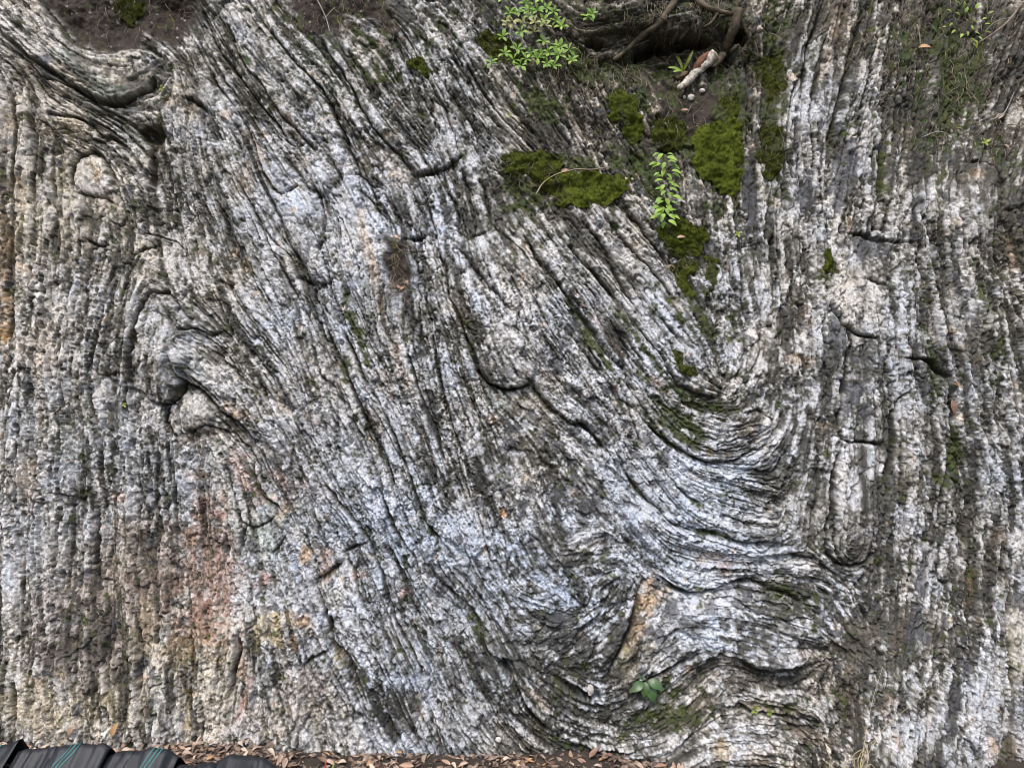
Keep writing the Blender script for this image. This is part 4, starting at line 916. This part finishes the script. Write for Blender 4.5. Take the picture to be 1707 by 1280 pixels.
for (P, lush, th, label), mk in zip(MOSS, moss_m):
    xs = [p[0] for p in P]; ys = [p[1] for p in P]
    i0, i1 = max(0, int((min(xs) - 12 - U0) / ST)), int((max(xs) + 12 - U0) / ST); j0, j1 = max(0, int((min(ys) - 12 - V0) / ST)), int((max(ys) + 12 - V0) / ST)
    sl = (slice(j0, j1), slice(i0, i1)); m_ = mk[sl]
    big = blur(mk, 9)[sl]
    out = (.8 * th * np.sqrt(np.clip(big * 1.1 - .12, 0, 1)) - 3.0 + 2.6 * nm1[sl] + 1.3 * nm2[sl] + 1.5 * RAG[sl]) * S - (1 - np.clip(m_ * 2.5, 0, 1)) * .03
    d = .5 * HB[sl] + .5 * HB3[sl] + out
    mm = macro[sl]; k = (DIST - mm) / DIST
    X = (UU[sl] - UC) * S * k; Z = CZ - (VV[sl] - VC) * S * k; Y = -(mm + d)
    ok = m_ > .22
    nj, ni = ok.shape
    idx = np.arange(nj * ni).reshape(nj, ni)
    q = ok[:-1, :-1] & ok[1:, :-1] & ok[:-1, 1:] & ok[1:, 1:]
    fq = np.stack([idx[:-1, :-1][q], idx[1:, :-1][q], idx[1:, 1:][q], idx[:-1, 1:][q]], 1)
    uq, inv = np.unique(fq.ravel(), return_inverse=True)
    co = np.stack([X, Y, Z], -1).reshape(-1, 3)
    root = empty('moss_cushion', Vector(co[uq].mean(0))); tag(root, label, 'moss', 'moss cushions on the cliff')
    c0 = mesh_np('moss_pad', co[uq] - co[uq].mean(0), inv.reshape(-1, 4), MOSSM, parent=root); c0['lush'] = lush
    # short upright shoots all over the pad
    good = np.flatnonzero((m_ > .35).ravel())
    nb = int(len(good) * 1.9)
    pick = good[np.array([rnd.randrange(len(good)) for _ in range(nb)])]
    rg = np.random.default_rng(len(good))
    base = co[pick] + rg.normal(0, .0018, (nb, 3)) - co[uq].mean(0)
    dr = np.stack([rg.normal(0, .55, nb), rg.normal(-.75, .3, nb), rg.normal(.55, .35, nb)], 1); dr /= np.linalg.norm(dr, axis=1, keepdims=True)
    ln = rg.uniform(.004, .013, nb)[:, None]
    sd_ = np.cross(dr, rg.normal(0, 1, (nb, 3))); sd_ /= np.linalg.norm(sd_, axis=1, keepdims=True); sd_ *= .0013
    V3 = np.stack([base - sd_ - dr * .002, base + sd_ - dr * .002, base + dr * ln], 1).reshape(-1, 3)
    c1 = mesh_np('moss_shoots', V3, np.arange(nb * 3).reshape(-1, 3), MOSSM, parent=root, smooth=False); c1['kind'] = 'stuff'; c1['lush'] = lush

# ---- living plants
GREEN = [plain('fresh_leaf', (.20, .36, .06), .5, scale=30, trans=.35, col2=(.30, .48, .10)), plain('young_leaf', (.30, .48, .07), .5, scale=30, trans=.35, col2=(.42, .58, .12)),
         plain('pale_shoot', (.38, .40, .14), .6, scale=30, trans=.3, col2=(.50, .50, .22)), plain('olive_leaf', (.17, .22, .04), .5, scale=30, trans=.3, col2=(.36, .42, .07)), plain('glossy_leaf', (.045, .10, .03), .35, scale=30, trans=.15, col2=(.07, .14, .045))]
STEM = plain('stem_bark', (.10, .07, .04), .8, scale=60); WOOD = plain('dead_wood', (.16, .12, .085), .85, scale=50, bump=.5, col2=(.32, .26, .20))
def plant_stem(parent, pts, r0, r1, name='stem', mat=None):
    P = spline(pts, 5); vs_, fs_ = tube([p - parent.location for p in P], [r0 + (r1 - r0) * i / (len(P) - 1) for i in range(len(P))], 5)
    return bmesh_obj(name, vs_, fs_, mat or STEM, parent)
sh = empty('leafy_shrub', on(885, 110, 0)); tag(sh, 'light green shrub with small five-leaf whorls near the top of the cliff', 'shrub')
wh = [(820,115,0),(842,100,0),(863,85,0),(856,110,0),(868,119,0),(884,96,0),(896,104,0),(877,107,0),(906,76,0),(902,98,0),(915,95,0),(926,85,0),(933,93,0),(929,106,0),(951,109,0),(947,91,0),(911,112,0),(921,120,0),(863,26,0),(876,20,0),(882,29,0),
      (911,21,0),(922,31,0),(935,52,1),(838,65,0),(900,3,0),(838,5,0),(855,40,2),(890,50,2),(909,56,2),(846,44,2),(871,45,2),(884,38,0),(978,40,0),(985,35,0),(926,40,0),(850,28,0),(895,30,0),(868,60,0),(890,63,2),(905,40,0)]
lm = [leaf_mesh('leaf', 15 * S, 7 * S, GREEN[k], .3, .35, 6, .9, .58) for k in (0, 1, 2)]
for k in range(7):
    t = wh[k * 5]; P0 = on(rnd.uniform(872, 905), rnd.uniform(100, 125), 0)
    plant_stem(sh, [P0, on(880 + (t[0] - 880) * .5, (110 + t[1]) / 2, .05), on(t[0], t[1], .07)], .0022, .001)
for (u, v, kind) in wh:
    o_ = .05 + rnd.uniform(0, .06); c = on(u, v, o_)
    plant_stem(sh, [c, c + Vector((rnd.uniform(-.01, .01), .03, -.02)), on(880 + (u - 880) * .6, v + 14, .02)], .0012, .0012)
    a0 = rnd.uniform(0, 360)
    for q in range(5):
        if kind == 2 and q > 3: continue
        a = math.radians(a0 + q * 72 + rnd.uniform(-14, 14))
        d = Vector((math.cos(a), -.35 + rnd.uniform(-.2, .2), math.sin(a) * .75 + .1)); me = lm[1 if rnd.random() < .2 and kind != 2 else kind]
        put(me, 'leaf', c, d, Vector((rnd.gauss(0, .3), -1, .75 + rnd.gauss(0, .25))), rnd.uniform(.72, 1.08), sh)
sp = empty('leafy_sapling', on(1106, 378, 0)); tag(sp, 'slender sapling with bright yellow-green toothed leaves standing on the moss', 'sapling')
plant_stem(sp, [on(1106, 380, 0), on(1110, 350, .04), on(1107, 320, .055), on(1108, 290, .06), on(1106, 266, .06)], .0022, .001)
lms = [leaf_mesh('leaf', 17 * S, 8.6 * S, GREEN[1], .45, .3, 7, .8, .42), leaf_mesh('leaf', 14 * S, 7.4 * S, GREEN[0], .3, .35, 7, .8, .42)]
lv = [(1085,265),(1100,262),(1112,263),(1080,280),(1092,281),(1103,280),(1115,275),(1125,280),(1132,283),(1110,270),(1088,295),(1098,298),(1110,298),(1122,293),(1127,297),(1100,308),(1115,310),(1124,313),(1097,321),(1105,325),(1117,321),(1096,335),(1108,335),(1121,331),(1127,334),(1100,342),(1110,346),(1124,343),(1090,350),(1098,353),(1108,353),(1086,366),(1093,364),(1103,363),(1115,364),(1124,364),(1106,375),(1113,374),(1104,289),(1112,303),(1102,315),(1113,328),(1104,349),(1118,357)]
for (u, v) in lv:
    sx = 1 if u > 1106 else -1; far = abs(u - 1106)
    c = on(1106 + (u - 1106) * .55, v - 3, .05 + rnd.uniform(-.015, .03))
    d = Vector((sx * (.4 + far / 22), -.3, -.35 + rnd.gauss(0, .25) - (.5 if far < 5 else 0)))
    put(lms[rnd.randrange(2)], 'leaf', c, d, Vector((rnd.gauss(0, .3), -.9, .9)), rnd.uniform(.85, 1.15), sp)
ol = empty('olive_seedling', on(1605, 40, 0)); tag(ol, 'olive and yellow leaved seedling growing in roots near the top right corner', 'seedling')
plant_stem(ol, [on(1612, 60, 0), on(1608, 40, .03), on(1600, 12, .04)], .0018, .001); plant_stem(ol, [on(1606, 45, .02), on(1585, 46, .04), on(1572, 50, .045)], .0012, .0008)
lmo = [leaf_mesh('leaf', 13 * S, 6 * S, GREEN[3], .4, .3, 6, .8, .45), leaf_mesh('leaf', 11 * S, 6 * S, GREEN[1], .4, .3, 6, .8, .45)]
for (u, v) in [(1572,50),(1582,43),(1589,53),(1607,56),(1620,58),(1625,66),(1618,75),(1621,70),(1588,12),(1597,13),(1612,8),(1603,15),(1615,38),(1628,40),(1595,32),(1640,30),(1606,24),(1620,20),(1612,48),(1632,48),(1600,60),(1583,25),(1615,66),(1635,58)]:
    a = math.atan2(v - 40, u - 1608) + rnd.gauss(0, .4)
    put(lmo[0 if rnd.random() < .65 else 1], 'leaf', on(u, v, .03 + rnd.uniform(0, .02)), (math.cos(a), -.3, -math.sin(a)), (0, -1, .8), rnd.uniform(.7, 1.1), ol)
fe = empty('small_fern', on(1137, 122, 0)); tag(fe, 'small fern with four strap-like fronds left of the pale broken root', 'fern')
for (u, v, L, k) in [(1126, 88, 36, 3), (1153, 89, 36, 3), (1110, 120, 28, 1), (1118, 128, 22, 1)]:
    p0, p1 = on(1137, 122, .02), on(u, v, .06); d = p1 - p0; L_ = d.length; n = 14; vs_, fs_ = [], []
    y = Vector((0, -1, .3)).cross(d).normalized()
    for i in range(n):
        t = i / (n - 1); w = .5 * 6.5 * S * (math.sin(math.pi * min(1, t * .93 + .05)) ** .6) * (1 if i % 2 else .72)
        c = d * t + Vector((0, -1, 0)) * .02 * math.sin(math.pi * t)
        vs_ += [c - y * w + Vector((0, -.002, 0)), c, c + y * w + Vector((0, -.002, 0))]
    for i in range(n - 1):
        a = i * 3; fs_ += [(a, a + 1, a + 4, a + 3), (a + 1, a + 2, a + 5, a + 4)]
    bmesh_obj('frond', [v_ + p0 - fe.location for v_ in vs_], fs_, GREEN[k], fe)
se = empty('broadleaf_seedling', on(1075, 1128, 0)); tag(se, 'dark green seedling with five oval leaves growing from the lower rock', 'seedling')
for (u, v, L, a) in [(1070,1131,24,152),(1073,1131,23,95),(1078,1129,26,22),(1078,1135,28,68),(1070,1126,10,215)]:
    a = math.radians(a); me = leaf_mesh('leaf', L * S, L * .62 * S, GREEN[4], .5, .25, 8, .75, .45)
    put(me, 'leaf', on(u, v, .035), (math.cos(a), -.45, -math.sin(a)), (0, -1, .7), 1, se)
plant_stem(se, [on(1080, 1122, 0), on(1077, 1126, .03), on(1074, 1130, .036)], .0018, .0012)
for (u, v, lab_, k, w) in [(1258, 1182, 'left of two tiny yellow-green sprouts under the brown ledge', 3, 8), (1284, 1187, 'right of two tiny yellow-green sprouts under the brown ledge', 3, 7), (270, 148, 'tiny yellow-green sprout in the dark cleft at upper left', 3, 7), (848, 195, 'yellow-green sprout left of the mossy gully', 3, 7),
                         (1228, 392, 'tiny yellow sprout beside the grey block right of the moss', 3, 7), (207, 675, 'tiny green sprout beside the folded nose of rock', 3, 5), (380, 1272, 'pale green sprout beside the black fabric end', 1, 9), (110, 1248, 'yellow-green leafy bit on the litter above the mat', 3, 9), (1640, 238, 'yellow-green clump on the brown moss near the right edge', 3, 9)]:
    ro = empty('tiny_sprout', on(u, v, .01)); tag(ro, lab_, 'sprout')
    me = leaf_mesh('leaf', w * S, w * .6 * S, GREEN[k], .3, .2, 5, .8, .5)
    for q in range(4):
        a = math.radians(q * 85 + 30 + rnd.uniform(-20, 20)); put(me, 'leaf', on(u, v, .012), (math.cos(a), -.4, math.sin(a)), (0, -1, .5), 1, ro)
    plant_stem(ro, [on(u, v + 3, 0), on(u, v, .012)], .001, .001)

# ---- dry grass, twigs, roots
STRAW = plain('straw', (.42, .33, .17), .6, scale=60, col2=(.58, .48, .28))
dg = empty('dry_grass_tuft', on(1422, 1276, 0)); tag(dg, 'tuft of straw-coloured dry grass at the foot of the cliff on the right', 'grass tuft')
G0 = on(1422, 1278, .03)
for pts_ in [[(1424,1275),(1430,1225),(1442,1160),(1455,1098)], [(1422,1275),(1445,1230),(1470,1195),(1530,1138)], [(1418,1276),(1400,1268),(1385,1275),(1372,1284)], [(1420,1278),(1408,1250),(1420,1232),(1428,1240)], [(1424,1278),(1422,1255),(1424,1235)],
             [(1426,1278),(1428,1250),(1432,1230),(1426,1262)], [(1420,1278),(1412,1262),(1410,1240)], [(1428,1278),(1440,1262),(1450,1272)], [(1424,1280),(1418,1250),(1430,1228),(1440,1215)], [(1416,1280),(1395,1262),(1415,1245),(1430,1232)], [(1426,1280),(1436,1255),(1430,1235)]]:
    P = spline([on(u, v, .04 + .02 * i) for i, (u, v) in enumerate(pts_)], 5)
    vs_, fs_ = tube([p - dg.location for p in P], [.0017 * (1 - .6 * i / len(P)) for i in range(len(P))], 4); bmesh_obj('stalk', vs_, fs_, STRAW, dg)
def twig(name, pts_, r0, r1, mat, label, cat='twig', out=.02, branches=()):
    P = spline([on(u, v, out) for u, v in pts_], 5); ro = empty(name, P[0]); tag(ro, label, cat)
    vs_, fs_ = tube([p - P[0] for p in P], [(r0 + (r1 - r0) * i / (len(P) - 1)) * S for i in range(len(P))], 7, .2 if cat == 'root' else .08); bmesh_obj('stem' if cat != 'root' else 'root_body', vs_, fs_, mat, ro)
    for b in branches:
        Q = spline([on(u, v, out) for u, v in b], 4); vs_, fs_ = tube([p - P[0] for p in Q], [r1 * S * .8] * len(Q), 5); bmesh_obj('side_branch', vs_, fs_, mat, ro)
    return ro
GREYW = plain('grey_twig', (.22, .20, .18), .8, scale=60, col2=(.40, .37, .33))
twig('bare_twig', [(524,-8),(538,18),(546,36),(552,57)], 1.3, .8, GREYW, 'forked grey twig hanging over dark moss above the left slabs', out=.05, branches=[[(545,34),(553,26),(561,18)],[(530,2),(541,-6)]])
twig('straw_stem', [(893,328),(905,308),(924,296),(948,288)], .8, .6, STRAW, 'thin curved straw bending over the mossy ledge', out=.05)
twig('bare_twig', [(944,290),(962,287),(985,287),(1015,283)], 1.6, .8, WOOD, 'short brown twig lying on the mossy ledge', out=.055)
twig('straw_stem', [(1050,85),(1066,76),(1085,66)], 1.0, .5, GREYW, 'pale thin root end in front of the dark hollow', out=.03)
twig('dead_branch', [(1712,-8),(1688,18),(1668,45),(1645,64),(1622,78)], 2.4, 1.2, WOOD, 'long brown dead branch slanting down in the top right corner', out=.06, branches=[[(1672,40),(1650,44),(1632,60)]])
twig('bare_twig', [(1645,205),(1662,195),(1672,178),(1680,160)], 1.2, .6, GREYW, 'bent grey twig beside the curled leaf at the right edge', out=.04, branches=[[(1662,195),(1640,198),(1628,206)]])
twig('bare_twig', [(1535,230),(1560,222),(1590,228)], .9, .5, GREYW, 'thin pale twig lying across dark moss on the right', out=.02)
twig('bare_twig', [(1525,45),(1530,60),(1533,76)], 1.4, .9, WOOD, 'short dark twig above the orange leaf at top right', out=.03)
twig('bare_twig', [(1330,5),(1345,3),(1352,-6)], .9, .6, GREYW, 'small arched twig at the very top right of centre', out=.04)
twig('straw_stem', [(862,92),(856,80),(850,62),(856,45)], .9, .6, GREYW, 'bare stem rising at the left side of the shrub', out=.07)
# thick roots round the hollow
ROOTW = plain('root_bark', (.035, .030, .016), .95, scale=28, bump=1.0, col2=(.15, .12, .08)); PALE = plain('bare_white_wood', (.20, .15, .10), .8, scale=55, bump=.9, col2=(.68, .65, .58)); RUSTB = plain('rusty_bark', (.09, .04, .022), .85, scale=60, bump=.8, col2=(.22, .10, .055))
rt = twig('broken_root', [(1131,152),(1150,134),(1168,117),(1188,97)], 6.0, 11, PALE, 'thick broken root with white wood and rusty bark in the soil hollow', 'root', .05)
P = spline([on(u, v, .062) for u, v in [(1154,127),(1166,114),(1180,97)]], 5); vs_, fs_ = tube([p - rt.location + Vector((-.008, 0, .006)) for p in P], [.2 * 7.5 * S + 8 * S * math.sin(math.pi * (i + .6) / (len(P) + .2)) * .85 for i in range(len(P))], 7, .15); bmesh_obj('bark', vs_, fs_, RUSTB, rt)
P = spline([on(u, v, .045) for u, v in [(1184,118),(1200,100),(1212,78),(1222,50),(1228,20)]], 5); vs_, fs_ = tube([p - rt.location for p in P], [(5 + 5 * i / len(P)) * S for i in range(len(P))], 8, .1); bmesh_obj('bark', vs_, fs_, ROOTW, rt)
twig('mossy_root', [(1022,104),(1045,88),(1070,62),(1095,44),(1120,12),(1130,-12)], 4, 7, ROOTW, 'thick mossy root slanting over the dark hollow', 'root', .03)
twig('hanging_root', [(1150,-8),(1168,12),(1195,22),(1225,30),(1250,60)], 6, 3, ROOTW, 'brown root arching over the right side of the hollow', 'root', .025, branches=[[(1225,32),(1232,55),(1236,74)],[(1195,24),(1185,40),(1172,48)]])
# fine roots and dead stems, too many to count
rv, rf = [], []
zones_ = [(1580,120,110,130,240,.9),(1470,40,60,60,60,.4),(1150,45,110,50,230,.8),(1000,110,80,35,130,.3),(530,20,60,40,70,.6),(620,20,50,30,50,.4),(230,25,80,30,50,.5),(880,110,60,40,50,.5),(1650,230,60,40,60,.5),(660,450,14,50,70,.2),(900,290,60,20,50,.4),(1120,445,24,14,30,.1),(1290,150,26,120,40,.3),(1140,190,50,40,40,.2)]
for (x, y, rx, ry, n, vert) in zones_:
    for k in range(n):
        u, v = x + rnd.uniform(-1, 1) * rx, y + rnd.uniform(-1, 1) * ry
        a = rnd.gauss(math.pi / 2, .5) if rnd.random() < vert else rnd.uniform(0, math.pi)
        L = rnd.uniform(10, 34); pp = []
        for q in range(4):
            pp.append(on(u, v, .006 + .012 * math.sin(q) + rnd.uniform(0, .012))); u += math.cos(a) * L / 3; v += math.sin(a) * L / 3; a += rnd.gauss(0, .4)
            if rnd.random() < .01: break
        if len(pp) < 3: continue
        vs_, fs_ = tube(pp, [rnd.uniform(.25, .6) * S] * len(pp), 3); o0 = len(rv); rv += vs_; rf += [tuple(i + o0 for i in f) for f in fs_]
tag(bmesh_obj('fine_roots', rv, rf, plain('root_fibre', (.07, .05, .035), .85, scale=30, col2=(.34, .28, .21)), None), 'tangle of hair-fine roots and dead stems over the mossy ground', 'roots', kind='stuff')
# small stones in the hollow
def stone(u, v, rx, ry, mat, label, out=.01):
    n, m_ = 10, 6; vs_, fs_ = [], []
    for i in range(m_ + 1):
        for j in range(n):
            th, ph = 2 * math.pi * j / n, math.pi * i / m_; k = 1 + rnd.uniform(-.16, .16)
            vs_.append((rx * S * math.cos(th) * math.sin(ph) * k, rx * .6 * S * math.sin(th) * math.sin(ph) * k, ry * S * math.cos(ph) * k))
    for i in range(m_):
        for j in range(n): a = i * n + j; b = i * n + (j + 1) % n; fs_.append((a, b, b + n, a + n))
    o = bmesh_obj('small_stone', vs_, fs_, mat, None, False); o.location = on(u, v, out); o.rotation_euler = (0, rnd.uniform(-.5, .5), 0); tag(o, label, 'stone')
WST = plain('pale_stone', (.45, .42, .38), .8, scale=60, col2=(.62, .60, .56))
stone(1171, 151, 6, 3.5, WST, 'flat white stone on the soil right of the broken root'); stone(1153, 160, 6.5, 6, WST, 'rounded pale stone just below the broken root'); stone(1142, 160, 3, 3, WST, 'tiny white pebble left of the rounded pale stone')
stone(984, 1148, 6, 9, WST, 'cream stone lodged in the dark pocket of the lower rock', .02); stone(831, 1230, 5, 4, WST, 'small rounded pebble in the crack near the leaf litter'); stone(1108, 208, 3, 3, WST, 'tiny white pebble on the brown moss left of the soil')
stone(1135, 128, 14, 6, plain('brown_stone', (.12, .085, .05), .85, scale=60, col2=(.22, .17, .11)), 'oblong brown stone under the small fern', .02)

# ---- black woven mat at the lower left
def mat_mat():
    m_, nt, b = nodes('woven_black_plastic')
    g = nt.nodes.new('ShaderNodeNewGeometry'); w1 = nt.nodes.new('ShaderNodeTexWave'); w1.inputs['Scale'].default_value = 160; w1.inputs['Distortion'].default_value = 1
    nt.links.new(g.outputs['Position'], w1.inputs['Vector'])
    n1 = nt.nodes.new('ShaderNodeTexNoise'); n1.inputs['Scale'].default_value = 30; nt.links.new(g.outputs['Position'], n1.inputs['Vector'])
    rp = nt.nodes.new('ShaderNodeValToRGB'); rp.color_ramp.elements[0].color = (.008, .009, .012, 1); rp.color_ramp.elements[1].color = (.024, .026, .032, 1); nt.links.new(n1.outputs[0], rp.inputs[0]); nt.links.new(rp.outputs[0], b.inputs['Base Color'])
    bp = nt.nodes.new('ShaderNodeBump'); bp.inputs['Strength'].default_value = .25; bp.inputs['Distance'].default_value = .001; nt.links.new(w1.outputs[0], bp.inputs['Height']); nt.links.new(bp.outputs[0], b.inputs['Normal'])
    b.inputs['Roughness'].default_value = .5; return m_
MATM = mat_mat(); TEAL = plain('teal_thread', (.02, .20, .20), .6, scale=80, col2=(.05, .32, .32))
YB = -.44
def uvx(u, y): return (u - UC) * S * (DIST + y) / DIST
def topz(v, y): return CZ - (v - VC) * S * (DIST + y) / DIST
def fold_surface(ua, ub, prof, lean, seed, depth=.20):
    """bulging fold from column ua to ub; prof: list of (u, v) along its crest; lean shifts the foot sideways"""
    n, m_ = 26, 16; pu = [p[0] for p in prof]; pv = [p[1] for p in prof]
    def pos(s_, t_):
        u = ua + (ub - ua) * s_; zt = topz(np.interp(u, pu, pv), YB)
        y = YB + depth * (.3 - t_) * 1.1; z = zt * ((t_ / .3) ** .5 if t_ < .3 else (1 - (t_ - .3) / .7))
        wr = .009 * mn_.noise(Vector((u / 9, t_ * 1.3 + seed, seed * 3.3))) + .012 * mn_.noise(Vector((u / 26, t_ * 2, seed)))
        return Vector((uvx(u, YB) + lean * t_ * depth, y - wr, max(0, z + wr) + .004))
    vs_ = [pos(i / (n - 1), j / (m_ - 1)) for i in range(n) for j in range(m_)]
    fs_ = [(i * m_ + j, i * m_ + j + 1, (i + 1) * m_ + j + 1, (i + 1) * m_ + j) for i in range(n - 1) for j in range(m_ - 1)]
    return vs_, fs_, pos
wm = empty('weed_mat', (uvx(120, YB), YB - .1, 0)); tag(wm, 'black woven ground mat with teal stripes, bunched in folds at the foot of the cliff', 'ground mat')
def mat_fold(ua, ub, prof, lean, seed, stripes=(), parent=None):
    vs_, fs_, pos = fold_surface(ua, ub, prof, lean, seed); pr = parent or wm
    f_ = bmesh_obj('fabric_fold', [v_ - pr.location for v_ in vs_], fs_, MATM, pr)
    md = f_.modifiers.new('thickness', 'SOLIDIFY'); md.thickness = .002
    for (uu, sl2) in stripes:
        for k in (-1, 0, 1):
            sv, sf = [], []
            for j in range(15):
                t_ = .18 + .6 * j / 14; s0 = (uu + k * 6.5 - sl2 * (t_ - .2) - ua) / (ub - ua); w_ = .65 / (ub - ua)
                if not 0 <= s0 <= 1: continue
                for sg_ in (-1, 1): sv.append(pos(s0 + sg_ * w_, t_) + Vector((0, -.0025, .003)) - pr.location)
            for j in range(len(sv) // 2 - 1): a = j * 2; sf.append((a, a + 1, a + 3, a + 2))
            if len(sv) > 3: bmesh_obj('stripe', sv, sf, TEAL, f_)
mat_fold(-60, 44, [(-60,1246),(0,1241),(25,1236),(44,1229)], -.4, 1.0, [(10, 30)])
mat_fold(40, 104, [(40,1252),(60,1247),(104,1243)], -.3, 2.0)
mat_fold(100, 192, [(100,1243),(140,1239),(180,1237),(192,1246)], -.3, 3.0, [(142, 44)])
mat_fold(188, 232, [(188,1256),(210,1250),(232,1250)], -.3, 4.0)
mat_fold(226, 304, [(226,1250),(260,1245),(290,1250),(304,1262)], -.25, 5.0, [(276, 34)])
wm2 = empty('weed_mat', (uvx(410, YB), YB - .1, 0)); tag(wm2, 'crumpled end of black woven mat half buried in leaves right of the striped mat', 'ground mat')
mat_fold(300, 372, [(300,1275),(340,1271),(372,1274)], -.2, 6.0, (), wm2); mat_fold(362, 466, [(362,1268),(385,1257),(420,1259),(445,1266),(466,1284)], 0, 7.0, (), wm2)
# coloured stems in the litter
for (u, col, lab_) in [(541, (.45, .02, .03), 'short bright red stem sticking out of the leaf litter'), (554, (.25, .36, .05), 'short green stem beside the red one in the leaf litter'), (630, (.14, .05, .04), 'dark maroon stem leaning in the leaf litter')]:
    x = uvx(u, -.42); ro = empty('cut_stem', (x, -.42, .02)); tag(ro, lab_, 'stem')
    vs_, fs_ = tube([(0, 0, -.02), (.003, -.004, .03), (.008, -.006, .065)], [.0045, .004, .003], 7); bmesh_obj('stem', vs_, fs_, plain('stem_skin', col, .4, .15), ro)
